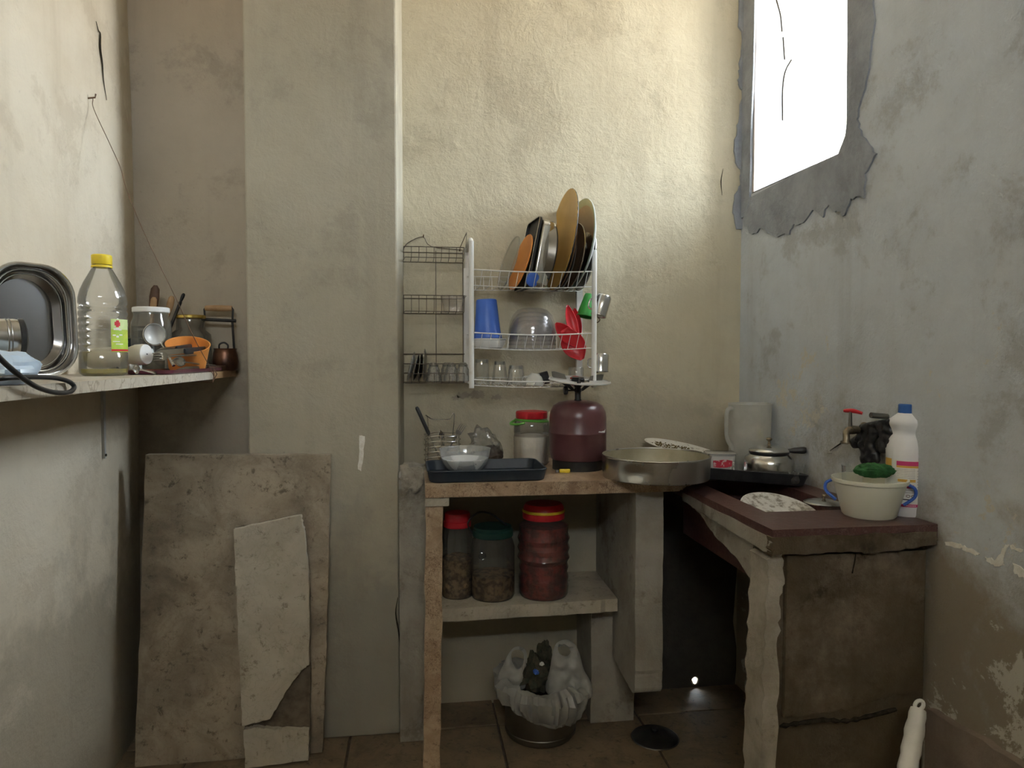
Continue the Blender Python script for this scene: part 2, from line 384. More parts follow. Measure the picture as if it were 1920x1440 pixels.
    def build(s, name, mat, parent=None, origin=None, smooth=True, angle=38, solid=0., recalc=True, bevel=0.):
        me = bpy.data.meshes.new(name)
        o_ = Vector(origin) if origin is not None else Vector((0, 0, 0))
        me.from_pydata([tuple(v - o_) for v in s.v], [], s.f)
        if recalc:
            bm = bmesh.new(); bm.from_mesh(me)
            bmesh.ops.remove_doubles(bm, verts=bm.verts, dist=1e-6)
            bmesh.ops.recalc_face_normals(bm, faces=bm.faces); bm.to_mesh(me); bm.free()
        if smooth:
            me.polygons.foreach_set('use_smooth', [True] * len(me.polygons)); me.set_sharp_from_angle(angle=math.radians(angle))
        me.materials.append(mat); me.update()
        o = bpy.data.objects.new(name, me); COL.objects.link(o)
        if parent is not None: o.parent = parent
        elif origin is not None: o.location = o_
        if solid: 
            md = o.modifiers.new('thickness', 'SOLIDIFY'); md.thickness = solid; md.offset = 0
        if bevel:
            md = o.modifiers.new('bevel', 'BEVEL'); md.width = bevel; md.segments = 2; md.limit_method = 'ANGLE'
        return o
def tag(o, label, cat, group=None):
    o['label'] = label; o['category'] = cat
    if group: o['group'] = group
    return o
def thing(name, label, cat, loc=(0, 0, 0), rot=(0, 0, 0), group=None):
    o = bpy.data.objects.new(name, None); COL.objects.link(o); o.empty_display_size = .03
    o.location = loc; o.rotation_euler = rot
    return tag(o, label, cat, group)
def struct(o):
    o['kind'] = 'structure'; return o
def copy_tree(o, loc, rot=None, label=None):
    c = o.copy(); COL.objects.link(c); c.location = loc
    if rot is not None: c.rotation_euler = rot
    if label: c['label'] = label
    for ch in o.children:
        d = ch.copy(); COL.objects.link(d); d.parent = c
        for g in ch.children:
            e = g.copy(); COL.objects.link(e); e.parent = d
    return c
def ragged(pts, amp, n=5, closed=True, seed=1):
    rnd = random.Random(seed); out = []; N = len(pts)
    for i in range(N if closed else N - 1):
        a, b = Vector(pts[i]), Vector(pts[(i + 1) % N])
        for k in range(n):
            t = k / n; p = a.lerp(b, t)
            if k: p += Vector((rnd.uniform(-amp, amp), rnd.uniform(-amp, amp)))
            out.append((p.x, p.y))
    if not closed: out.append(tuple(pts[-1]))
    return out
def _dist(p, polys):
    best = 9.
    for poly in polys:
        for i in range(len(poly)):
            a = poly[i]; b = poly[(i + 1) % len(poly)]
            dx, dy = b[0] - a[0], b[1] - a[1]; L = dx * dx + dy * dy
            t = 0 if L == 0 else max(0, min(1, ((p[0] - a[0]) * dx + (p[1] - a[1]) * dy) / L))
            best = min(best, math.hypot(p[0] - a[0] - t * dx, p[1] - a[1] - t * dy))
    return best
def sheet(outline, fn, thick, holes=(), step=None, puff=0., nz=0., nf=30., both=False):
    """2D outline (with holes) -> solid: fn(a, b, d) maps to the room, d is outward depth.
    flat slab of depth thick, or puffed by puff towards the middle"""
    xs = [p[0] for p in outline]; ys = [p[1] for p in outline]
    polys = [list(outline)] + [list(h) for h in holes]
    V, Ed = [], []
    for poly in polys:
        b = len(V); V += [Vector(p) for p in poly]; Ed += [(b + i, b + (i + 1) % len(poly)) for i in range(len(poly))]
    if step:
        x = min(xs)
        while x < max(xs):
            y = min(ys)
            while y < max(ys):
                q = (x + random.uniform(-.2, .2) * step, y + random.uniform(-.2, .2) * step)
                if _dist(q, polys) > step * .4: V.append(Vector(q))
                y += step
            x += step
    r = delaunay_2d_cdt(V, Ed, [], 1, 1e-6)
    v2, e2, f2 = r[0], r[1], r[2]
    def inside(p, poly):
        c = False; j = len(poly) - 1
        for i in range(len(poly)):
            a, b = poly[i], poly[j]
            if (a[1] > p[1]) != (b[1] > p[1]) and p[0] < (b[0] - a[0]) * (p[1] - a[1]) / (b[1] - a[1]) + a[0]: c = not c
            j = i
        return c
    for h in polys[1:]:
        f2 = [f for f in f2 if not inside((sum(v2[i][0] for i in f) / len(f), sum(v2[i][1] for i in f) / len(f)), h)]
    def dd(p):
        h = thick
        if puff:
            h += puff * min(1., _dist(p, polys) / (puff * 1.6)) ** .5
        if nz: h += nz * noise.noise(Vector((p[0] * nf, p[1] * nf, 3.1))) * min(1, _dist(p, polys) / .006)
        return h
    n = len(v2)
    front = [fn(p[0], p[1], dd(p)) for p in v2]
    back = [fn(p[0], p[1], -dd(p) if both else 0.) for p in v2]
    cnt = {}
    for f in f2:
        for i in range(len(f)):
            k = (f[i], f[(i + 1) % len(f)]); cnt[k] = cnt.get(k, 0) + 1
    fs = [tuple(f) for f in f2] + [tuple(n + i for i in reversed(f)) for f in f2]
    for (a, b) in cnt:
        if (b, a) not in cnt: fs.append((b, a, n + a, n + b))
    return MB().add(front + back, fs)

# ================================================================== THE ROOM
XL, XR, YB, YP = -.935, 1.229, 2.58, 2.385      # left wall, right wall, back wall, pier front
ZC = 3.05; YR = -1.2
CT = .90; SK = .862; CF = 2.08                    # counter top, sink top, counter front
ALPHA = math.atan(.040)                           # the right wall opens outward a little
PIV = Vector((XR, YB, 0))
ROTR = Matrix.Translation(PIV) @ Matrix.Rotation(ALPHA, 4, 'Z') @ Matrix.Translation(-PIV)
ROTI = ROTR.inverted()
def xwall(Y): return XR + .040 * (YB - Y)
def atR(u, v, off=0.):
    """point at distance off in front of the right wall, in the wall's own frame"""
    d = ROTI.to_3x3() @ (_f * FPX + _r * (u - 960) + _u * (720 - v)); e = ROTI @ EYE
    return e + d * ((XR - off - e.x) / d.x)
WY0, WY1 = atR(1590, 275).y, atR(1408, 370).y
WZ0, WZ1 = (atR(1590, 275).z + atR(1408, 370).z) / 2, 2.95   # window opening
WT = .70

# floor: grout bed and individual stone tiles
fl = struct(MB().box((XL - .2, YR - .2, -.08), (XR + .2, YB + .2, -.012)).build('floor', M_GROUT, smooth=False))
tile_me = None
tx = [-.935 - .12 + .5 * i for i in range(6)]; ty = [-1.5 + .5 * j for j in range(9)]
p_j = at(943, 1400, Z=0)
offx = (p_j.x - tx[2]) % .5
for i in range(-1, 5):
    for j in range(9):
        if tile_me is None:
            t = MB().box((.004, .004, -.012), (.496, .496, 0)).build('floor_tile', M_FLOORT, fl, smooth=False, bevel=.002); tile_me = t
        else:
            t = tile_me.copy(); COL.objects.link(t); t.parent = fl
        t.location = (tx[0] + offx + .5 * i, -1.5 + .5 * j - .1, random.uniform(-.0015, .0))
struct(MB().box((XL - .2, YR - .5, ZC), (XR + .75, YB + .2, ZC + .1)).build('ceiling', M_CEIL, smooth=False))

# back wall with a drain hole through to daylight
hc = at(1303, 1276, Y=YB)
hx, hz, hr = hc.x, hc.z, .011
b = MB()
BT = .022
def bw(x0, x1, z0, z1): b.box((x0, YB, z0 - (.05 if z0 == 0 else 0)), (x1, YB + BT, z1))
bw(-.62, hx - .05, 0, ZC); bw(hx + .05, XR + .2, 0, ZC); bw(hx - .05, hx + .05, 0, hz - .05); bw(hx - .05, hx + .05, hz + .05, ZC)
vs = []; 
for d in (0, BT):
    for k in range(16):
        a = 2 * PI * k / 16; vs.append((hx + hr * math.cos(a) * (1 + .18 * math.sin(3 * a)), YB + d, hz + hr * 1.25 * math.sin(a)))
    for k in range(16):
        a = 2 * PI * k / 16; m = max(abs(math.cos(a)), abs(math.sin(a))); vs.append((hx + .05 * math.cos(a) / m, YB + d, hz + .05 * math.sin(a) / m))
fs = []
for k in range(16):
    l = (k + 1) % 16
    fs += [(k, 16 + k, 16 + l, l), (32 + k, 32 + l, 48 + l, 48 + k), (k, l, 32 + l, 32 + k)]
b.add(vs, fs)
wall_back = struct(b.build('wall_back', M_BACK, smooth=False, recalc=False))
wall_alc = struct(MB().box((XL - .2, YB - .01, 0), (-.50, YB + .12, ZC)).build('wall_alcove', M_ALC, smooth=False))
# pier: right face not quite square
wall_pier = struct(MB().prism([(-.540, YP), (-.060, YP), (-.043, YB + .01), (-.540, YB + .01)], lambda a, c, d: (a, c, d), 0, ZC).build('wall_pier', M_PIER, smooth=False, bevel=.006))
# left wall, gently bulging, rounding into the alcove
vs, fs = [], []; ny, nz = 60, 30
for j in range(nz + 1):
    z = ZC * j / nz
    bul = .012 * math.sin(PI * min(1, z / 2.7)) 
    for i in range(ny + 1):
        y = YR + (YB - YR) * i / ny
        edge = max(0, (y - 2.40) / .18)
        x = XL + bul * (1 if y > 1 else 0.5) - .02 * edge ** 2 + .003 * noise.noise(Vector((y * 3, z * 3, 0)))
        vs.append((x, y, z))
for j in range(nz):
    for i in range(ny): fs.append((j * (ny + 1) + i, (j + 1) * (ny + 1) + i, (j + 1) * (ny + 1) + i + 1, j * (ny + 1) + i + 1))
n = len(vs)
vs += [(XL - .2, v[1], v[2]) for v in vs]
fs += [tuple(n + i for i in reversed(f)) for f in fs[:]]
wall_left = struct(MB().add(vs, fs).build('wall_left', M_LEFT, recalc=False))
# right wall around the window opening
b = MB()
for lo, hi in (((XR, YR - .2, -.05), (XR + WT, YB + .2, WZ0)), ((XR, YR - .2, WZ1), (XR + WT, YB + .2, ZC)),
               ((XR, YR - .2, WZ0), (XR + WT, WY0, WZ1)), ((XR, WY1, WZ0), (XR + WT, YB + .2, WZ1))): b.box(lo, hi)
wall_right = struct(b.build('wall_right', M_RIGHT, smooth=False)); wall_right.matrix_world = ROTR
# rear wall behind the camera
b = MB(); TX0, TX1, TZ0, TZ1 = -.57, .47, 2.33, 2.67       # unseen opening added high in the rear wall as fill light
for lo, hi in (((XL - .2, YR - .4, -.05), (XR + .4, YR, TZ0)), ((XL - .2, YR - .4, TZ1), (XR + .4, YR, ZC)), ((XL - .2, YR - .4, TZ0), (TX0, YR, TZ1)), ((TX1, YR - .4, TZ0), (XR + .4, YR, TZ1))): b.box(lo, hi)
struct(b.build('wall_rear', M_CEIL, smooth=False))

# window: rough frame strip in the far jamb, cracked plaster reveal, chipped near corner
M_SILL = plaster('plaster_sill', (.20, .205, .215), (.15, .155, .16), (.1, .1, .1), s1=8, bump=.9)
M_JAMB = pm('jamb_paint', (.62, .55, .50), (.5, .42, .36), 20, .9, bump=.6, bscale=30)
b = MB()
prof = ragged([(XR + .004, WZ0), (XR + .05, WZ0), (XR + .055, 2.2), (XR + .075, 2.5), (XR + .085, WZ1), (XR + .004, WZ1)], .004, 6, seed=4)
b.prism(prof, lambda a, c, d: (a, d, c), WY1 - .012, WY1 + .002)
win = struct(b.build('window_1', M_JAMB, smooth=False)); win.matrix_world = ROTR
MB().box((XR + .004, WY0 - .002, WZ0), (XR + WT - .004, WY0 + .006, WZ1)).build('near_jamb_lining', M_CEMENT, win, smooth=False)
MB().box((XR + .004, WY0, WZ0 - .002), (XR + WT - .004, WY1, WZ0 + .006)).build('sill', M_SILL, win, smooth=False)
MB().prism([(WY0 - .002, WZ0 - .002), (WY0 + .055, WZ0 - .002), (WY0 + .018, WZ0 + .05), (WY0 - .002, WZ0 + .16)], lambda a, c, d: (d, a, c), XR + .002, XR + WT - .01).build('corner_fill', M_CEMENT, win, smooth=False)
crk = [(1468, 70), (1470, 100), (1471, 112)], [(1484, 112), (1472, 135), (1467, 170), (1467, 226)], [(1455, 0), (1463, 30), (1466, 60)]
for k, c in enumerate(crk):
    pts = [ROTI @ at(u, v, Y=(ROTR @ Vector((XR + .15, WY1, 2))).y) for u, v in c]
    pts = [Vector((min(p.x, XR + WT - .006), WY1 - .001, p.z)) for p in pts]
    MB().tube(smooth_path(pts, 4), .0022, 5).build('crack', M_CRACK, win)

# cement patches smeared round the window on both walls (proud of the plaster)
RW = lambda a, c, d: Vector((XR - d, a, c))
BW = lambda a, c, d: Vector((a, YB - d, c))
def pxR(pts): return [(p.y, p.z) for p in (atR(u, v) for u, v in pts)]
def pxB(pts): return [(p.x, p.z) for p in (at(u, v, Y=YB) for u, v in pts)]
outer = ragged(pxR([(1394, 392), (1398, 425), (1412, 440), (1432, 428), (1452, 442), (1482, 440), (1492, 420), (1508, 418), (1526, 394), (1545, 408), (1557, 384), (1568, 398), (1586, 404), (1598, 372), (1622, 372), (1624, 326), (1646, 288), (1630, 268), (1612, 240), (1612, 205), (1632, 130), (1640, 60), (1640, -40), (1642, -200)]), .007, 4, False, 3)
inner = pxR([(1592, -200), (1592, 0), (1590, 250), (1580, 283), (1500, 322), (1408, 371)])
inner = [(max(WY0 - .0, min(WY1, a)) if c > WZ0 - .003 else a, c if c > WZ0 + .05 else min(c, WZ0)) for a, c in inner]
sheet(outer + inner, RW, .006, step=.022, nz=.005, nf=40).build('plaster_patch', M_CEMENT, wall_right, angle=60)
lft = ragged(pxR([(1408, 371), (1411, 250), (1416, 100), (1420, -120)]), .002, 5, False, 8) + [(YB - .004, 2.75), (YB - .004, 1.80), (WY1 + .02, 1.80)]
sheet(lft, RW, .007, step=.02, nz=.004, nf=50).build('plaster_patch', M_CEMENT, wall_right, angle=60)
lb = ragged(pxB([(1381, -60), (1384, 40), (1390, 82), (1386, 130), (1382, 150), (1390, 170), (1384, 230), (1376, 262), (1378, 300), (1388, 325), (1384, 350), (1374, 385), (1380, 430)]), .006, 4, False, 5)
lb += [(XR + .0, lb[-1][1]), (XR + .0, lb[0][1])]
sheet(lb, BW, .009, step=.02, nz=.005, nf=50).build('plaster_patch', M_CEMENT, wall_back, angle=60)
# white scars where the plaster has come away low on the right wall
for k, poly in enumerate(([(1772, 1016), (1800, 1020), (1812, 1026), (1798, 1028), (1774, 1022)], [(1806, 1026), (1826, 1030), (1838, 1038), (1828, 1040), (1808, 1032)],
                          [(1848, 1044), (1868, 1050), (1878, 1038), (1886, 1022), (1894, 1022), (1882, 1052), (1884, 1060), (1866, 1062), (1854, 1054)], [(1896, 1022), (1918, 1030), (1918, 1034), (1898, 1030)], [(1900, 1056), (1925, 1072), (1925, 1086), (1904, 1076)])):
    sheet(ragged(pxR(poly), .003, 4, seed=20 + k), RW, .0025, step=.012, nz=.001).build('bare_plaster', M_WHITEPLASTER, wall_right, angle=60)
# hairline cracks and run marks
def crack(par, pts, plane, w=.0016):
    P = [at(u, v, **plane) if plane else atR(u, v, .001) for u, v in pts]
    MB().tube(smooth_path(P, 4), [w * (1 - .7 * abs(2 * i / (4 * (len(P) - 1)) - 1)) for i in range(4 * (len(P) - 1) + 1)], 5).build('crack', M_CRACK, par)
crack(wall_left, [(180, 40), (184, 56), (188, 64), (188, 90), (192, 120), (194, 150), (200, 188)], dict(X=XL + .011), .003)
crack(wall_right, [(1740, 1000), (1752, 992), (1758, 990)], None, .003)
crack(wall_right, [(1556, 845), (1572, 834), (1590, 822)], None, .002)
crack(wall_back, [(1396, 262), (1392, 300), (1394, 330), (1402, 350)][:0] or [(1356, 316), (1352, 340), (1354, 366)], dict(Y=YB - .001), .002)
crack(wall_pier, [(746, 1120), (742, 1150), (748, 1190), (752, 1240)], dict(Y=YP - .001), .003)
# scraped white mark low on the pier, dark scuffs on the back wall
sheet(ragged([(p.x, p.z) for p in (at(u, v, Y=YP) for u, v in [(674, 816), (684, 818), (682, 850), (677, 884), (671, 880), (674, 846)])], .002, 4, seed=9), lambda a, c, d: Vector((a, YP - d, c)), .0012, step=.01).build('scrape', M_WHITEPLASTER, wall_pier)
for k, (u, v, w, h) in enumerate(((868, 742, 15, 6), (895, 740, 17, 8), (930, 745, 12, 5), (855, 746, 8, 4))):
    p = at(u, v, Y=YB); m = mpp(p)
    sheet(ragged([(p.x + w * m * math.cos(a * PI / 4), p.z + h * m * math.sin(a * PI / 4)) for a in range(8)], .006, 4, seed=30 + k), BW, .0008).build('scuff', M_ALC, wall_back)
M_SHADE = plaster('plaster_recess_shade', (.07, .062, .05), (.045, .04, .033), (.02, .018, .015), s1=5, bump=.8)  # near-black sheet painting the shade of the under-sink recess
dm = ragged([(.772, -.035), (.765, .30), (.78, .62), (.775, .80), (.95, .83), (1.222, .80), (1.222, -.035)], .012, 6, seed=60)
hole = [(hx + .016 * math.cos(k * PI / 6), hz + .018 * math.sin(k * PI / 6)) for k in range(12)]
sheet(dm, BW, .0015, holes=[hole], step=.06, nz=.0).build('recess_shade', M_SHADE, wall_back, angle=60)
# skirting of rough render low on the right wall
sk = ragged([(YR, .408), (.6, .41), (1.1, .416), (1.3, .412), (1.45, .41), (1.575, .402)], .004, 6, False, 11) + [(1.575, 0), (YR, 0)]
struct(sheet(sk, RW, .022, step=.06, nz=.006, nf=12).build('baseboard_right', M_SKIRT, angle=60)).matrix_world = ROTR

# ================================================================== COUNTER AND SINK
# stub of wall carrying the left end of the worktop, crumbling on top
b = MB()
nx, nyy = 8, 12
vs, fs = [], []
x0, x1, y0, y1 = -.058, .035, 2.33, YB
for i in range(nx + 1):
    for j in range(nyy + 1):
        x = x0 + (x1 - x0) * i / nx; y = y0 + (y1 - y0) * j / nyy
        vs.append((x, y, .893 + .014 * noise.noise(Vector((x * 25, y * 25, 1))) - (.02 if j == 0 else 0)))
for i in range(nx):
    for j in range(nyy): fs.append((i * (nyy + 1) + j, (i + 1) * (nyy + 1) + j, (i + 1) * (nyy + 1) + j + 1, i * (nyy + 1) + j + 1))
b.add(vs, fs); b.box((x0, y0, 0), (x1, y1, .872))
stub = struct(b.build('wall_counter_stub', M_SUPP, smooth=False))
lump = ragged([(p.x, p.z) for p in (at(u, v, Y=2.33) for u, v in [(750, 872), (792, 876), (793, 905), (782, 925), (770, 915), (758, 932), (750, 928)])], .006, 4, seed=2)
sheet(lump, lambda a, c, d: Vector((a, 2.332 - d, c)), .008, step=.012, nz=.012, nf=60).build('crumbled_plaster', M_EDGE, stub, angle=60)

ctr = thing('worktop', 'brown marble worktop slab with broken front edge under the gas cylinder', 'countertop', (.025, CF, CT))
top = ragged([(.025, CF), (.2, CF + .002), (.45, CF - .004), (.7, CF), (.80, CF + .004), (.845, CF + .06), (.885, CF + .10)], .0025, 8, False, 6) + [(.885, YB), (.036, YB), (.036, 2.36), (.025, 2.34)]
sheet(top, lambda a, c, d: Vector((a, c, CT - d)), .040).build('slab', M_MARBLE, ctr, origin=(.025, CF, CT), smooth=False)
MB().box((.026, CF + .008, CT - .066), (.095, CF + .12, CT - .041)).jitter(.003, 20).build('packing_block', M_SLAB2, ctr, origin=(.025, CF, CT), smooth=False)
# front post: a stone plank on edge
tp, bp_ = at(812, 950, Y=CF + .02), at(806, 1440, Y=CF + .02)
b = MB()
N = 26; vs = []; fs = []
for i in range(N + 1):
    t = i / N; z = (CT - .064) * (1 - t)
    x = .052 - .012 * t + .003 * noise.noise(Vector((1, 2, z * 9))); hw = .025 + .003 * noise.noise(Vector((5, 2, z * 14)))
    y = CF + .015 + .004 * noise.noise(Vector((9, 2, z * 11)))
    vs += [(x - hw, y, z), (x + hw, y, z), (x + hw, y + .09, z), (x - hw, y + .09, z)]
for i in range(N):
    for k in range(4): fs.append((4 * i + k, 4 * i + (k + 1) % 4, 4 * i + 4 + (k + 1) % 4, 4 * i + 4 + k))
fs += [(0, 1, 2, 3), (4 * N + 3, 4 * N + 2, 4 * N + 1, 4 * N)]
tag(b.add(vs, fs).build('counter_post', M_MARBLE, origin=(.04, CF + .05, 0), smooth=False), 'narrow brown stone plank propping the front left corner of the worktop', 'post')
# lower shelf slab
SZ = .468
pf = at(1000, 1132, Z=SZ); SF = pf.y
se = ragged([(.075, SF - .01), (.3, SF - .004), (.5, SF), (.662, SF + .01)], .003, 8, False, 12) + [(.666, YB), (.036, YB), (.036, SF + .1), (.075, SF + .1)]
tag(sheet(se, lambda a, c, d: Vector((a, c, SZ - d)), .042).build('lower_shelf', M_SLAB2, origin=(.3, SF, SZ), smooth=False), 'pale stone shelf below the worktop holding the three jars', 'shelf')
# right hanging panel and block
pan_ = ragged([(2.10, CT - .041), (2.095, .75), (2.10, .5), (2.092, .30), (2.10, .235), (2.115, .222), (2.2, .225), (2.345, .24), (2.35, .43)], .003, 6, False, 14) + [(YB, .43), (YB, CT - .042)]
panel = struct(sheet(pan_, lambda a, c, d: Vector((.668 + d, a, c)), .088, step=.05).build('wall_counter_panel', M_SUPP, smooth=False))
blk = ragged([(2.36, .424), (2.355, .2), (2.365, 0)], .003, 6, False, 15) + [(YB, 0), (YB, .424)]
tag(sheet(blk, lambda a, c, d: Vector((.595 + d, a, c)), .155, step=.05).build('shelf_block', M_SUPP, origin=(.67, 2.45, 0), smooth=False), 'low plastered block on the floor carrying the right end of the jar shelf', 'block')

# sink: slab with basin
SX0, SY0 = .838, 1.575
BX0, BX1, BY0, BY1 = .918, 1.165, 1.762, 2.24
sink = thing('sink', 'dark maroon stone sink on a stained plastered base along the right wall', 'sink', (SX0, SY0, SK))
b = MB(); T_ = .035
for lo, hi in (((SX0, SY0, SK - T_), (BX0, YB, SK)), ((BX0, SY0, SK - T_), (BX1, BY0, SK)), ((BX0, BY1, SK - T_), (BX1, YB, SK))): b.box(lo, hi)
b.prism([(BX1, SY0), (xwall(SY0), SY0), (XR, YB), (BX1, YB)], lambda a, c, d: (a, c, d), SK - T_, SK)
b.build('rim', M_MAROON, sink, origin=(SX0, SY0, SK), smooth=False)
b = MB(); D_ = .15
for lo, hi in (((BX0 - .03, BY0 - .03, SK - D_ - .03), (BX1 + .03, BY1 + .03, SK - D_)), ((BX0 - .03, BY0 - .03, SK - D_), (BX0, BY1 + .03, SK - T_)), ((BX1, BY0 - .03, SK - D_), (BX1 + .03, BY1 + .03, SK - T_)),
               ((BX0, BY0 - .03, SK - D_), (BX1, BY0, SK - T_)), ((BX0, BY1, SK - D_), (BX1, BY1 + .03, SK - T_))): b.box(lo, hi)
b.build('basin', M_MAROON, sink, origin=(SX0, SY0, SK), smooth=False)
ed = ragged([(SX0 - .004, SK - .018), (SX0 - .002, SK - .062), (1.0, SK - .058), (1.1, SK - .066), (xwall(SY0) - .004, SK - .05), (xwall(SY0) - .004, SK - .018)], .003, 8, seed=17)
sheet(ed, lambda a, c, d: Vector((a, SY0 + .022 - d, c)), .026, step=.02, nz=.005, nf=40).build('mortar_edge', M_SINKW, sink, origin=(SX0, SY0, SK), angle=60)
ed = ragged([(SY0, SK - .02), (SY0, SK - .062), (1.75, SK - .06), (2.0, SK - .05), (2.15, SK - .045), (2.15, SK - .02)], .003, 8, seed=18)
sheet(ed, lambda a, c, d: Vector((SX0 + .025 - d, a, c)), .026, step=.02, nz=.004, nf=40).build('mortar_edge', M_SUPP, sink, origin=(SX0, SY0, SK), angle=60)
# haunch under the left edge
hn = ragged([(1.695, SK - .066), (1.695, SK - .165), (1.80, SK - .125), (1.93, SK - .105), (2.02, SK - .07), (2.12, SK - .052)], .004, 5, seed=19)
sheet(hn, lambda a, c, d: Vector((.90 - d, a, c)), .05, step=.03, nz=.004, nf=30).build('haunch', M_SUPP, sink, origin=(SX0, SY0, SK), angle=60)
# front wall of the sink base
sw = sink
le = ragged([(.842, SK - .066), (.842, .70), (.832, .55), (.834, .40), (.828, .2), (.822, 0)], .005, 6, False, 21)
sheet([(a + .012, c) for a, c in le] + [(xwall(1.65) - .002, 0), (xwall(1.65) - .002, SK - .064)], lambda a, c, d: Vector((a, 1.69 - d, c)), .083, step=.04, nz=.006, nf=12).build('front_wall', M_SINKW, sw, origin=(SX0, SY0, SK), angle=60)
e2 = le[:] 
inn = ragged([(.858, 0), (.864, .2), (.872, .40), (.868, .55), (.876, .66), (.884, .74), (.878, SK - .064)], .006, 6, False, 22)
sheet(e2[1:] + inn, lambda a, c, d: Vector((a, 1.692 - d, c)), .090, step=.02, nz=.006, nf=40).build('plaster_edge', M_EDGE, sw, origin=(SX0, SY0, SK), angle=60)  # rough plaster corner, left face painted paler for the light it catches
lw = ragged([(.884, .395), (.98, .402), (1.06, .408), (1.14, .43), (XR + .02, .44)], .006, 6, False, 23)
sheet(lw + [(XR + .022, SK - .069), (.886, SK - .069)], lambda a, c, d: Vector((a, 1.608 - d, c)), .016, step=.03, nz=.007, nf=14).build('upper_render', M_SINKW, sw, origin=(SX0, SY0, SK), angle=60)

for pts_, w_ in (([(1462, 1362), (1500, 1356), (1545, 1350), (1585, 1352), (1625, 1344), (1680, 1330)], .007), ([(1600, 1010), (1604, 1040), (1598, 1075)], .002), ([(1560, 1000), (1563, 1016), (1556, 1030)], .0025)):
    P_ = [at(u, v, Y=1.591) for u, v in pts_]; n_ = 4 * (len(P_) - 1)
    MB().tube(smooth_path(P_, 4), [w_ * (.3 + .7 * abs(math.sin(i * 1.7))) for i in range(n_ + 1)], 6).build('crack', M_CRACK, sink, origin=(SX0, SY0, SK))
# ================================================================== STONE SLABS LEANING ON THE PIER
def leaning(poly, y_bot, y_top, ztop):
    ang = math.atan2(y_top - y_bot, ztop)
    return lambda a, c, d: Vector((a, y_bot + c * math.sin(ang) - d * math.cos(ang), c * math.cos(ang) + d * math.sin(ang) * 0))
BS0, BS1 = 2.325, 2.379
fnb = leaning(None, BS0, BS1, .965)
poly = ragged([(-.872, 0.0), (-.305, .004), (-.292, .32), (-.285, .55), (-.277, .958), (-.842, .968), (-.855, .5)], .0016, 10, seed=40)
tag(sheet(poly, fnb, .030).build('stone_slab', M_SLAB, origin=(-.58, 2.33, 0), smooth=False), 'large mottled brown stone slab leaning against the pier', 'stone slab')
S0 = 2.245
fns = leaning(None, S0 + .02, 2.338 - .012, .79)
sl = thing('broken_stone_slab', 'narrow pale stone slab with broken layer leaning on the large slab', 'stone slab', (-.44, S0, 0))
full = ragged([(-.530, .0), (-.338, .012), (-.336, .3), (-.338, .55), (-.352, .72), (-.364, .775), (-.566, .738), (-.56, .6), (-.545, .3)], .0014, 8, seed=41)
sheet(full, fns, .008).build('core', pm('shaded_broken_stone', (.17, .135, .095), (.09, .07, .05), 25, .95, bump=.8), sl, origin=(-.44, S0, 0), smooth=False)  # broken core, colour darkened to paint in the shade of the break
up_ = ragged([(-.538, .135), (-.455, .150), (-.405, .235), (-.362, .292), (-.3365, .31), (-.338, .55), (-.352, .72), (-.364, .775), (-.566, .738), (-.56, .6), (-.545, .3)], .0018, 8, seed=42)
sheet(up_, lambda a, c, d: fns(a, c, d + .008), .024).build('upper_layer', M_SLAB2, sl, origin=(-.44, S0, 0), smooth=False)
lo_ = ragged([(-.530, .002), (-.340, .012), (-.339, .105), (-.45, .115), (-.500, .125), (-.535, .118)], .002, 8, seed=43)
sheet(lo_, lambda a, c, d: fns(a, c, d + .008), .018).build('lower_layer', M_SLAB2, sl, origin=(-.44, S0, 0), smooth=False)
# ================================================================== LEFT SHELF AND ITS THINGS
SH = 1.227
shelf = thing('wall_shelf', 'long pale marble shelf on the left wall held by a wire', 'shelf', (-.78, 1.6, SH))
SO = (-.78, 1.6, SH)
edge = ragged([(-.617, .75), (-.620, 1.2), (-.616, 1.7), (-.617, 2.28)], .0016, 10, False, 50)
sheet(edge + [(-.93, 2.28), (-.93, .75)], lambda a, c, d: Vector((a, c, SH - d)), .022).build('marble_slab', M_SHELF, shelf, origin=SO, smooth=False)
MB().box((-.925, 2.282, SH - .021), (-.618, 2.565, SH)).build('wooden_board', M_WOOD, shelf, origin=SO, smooth=False, bevel=.001)
pb = at(193, 800, X=-.921)
b = MB(); b.prism([(pb.y - .011, SH - .023), (pb.y + .011, SH - .023), (pb.y + .004, .972), (pb.y - .004, .972)], lambda a, c, d: (d, a, c), -.9235, -.9155)
b.box((-.9195, pb.y - .011, SH - .027), (-.66, pb.y + .011, SH - .0225)).build('bracket', M_GREYM, shelf, origin=SO, smooth=False)
MB().lathe([(0, 0), (.004, 0), (.004, .003), (0, .003)], 10).xf(Matrix.Translation((-.9155, pb.y, .982)) @ Matrix.Rotation(PI / 2, 4, 'Y')).build('screw', M_BLACKM, shelf, origin=SO)

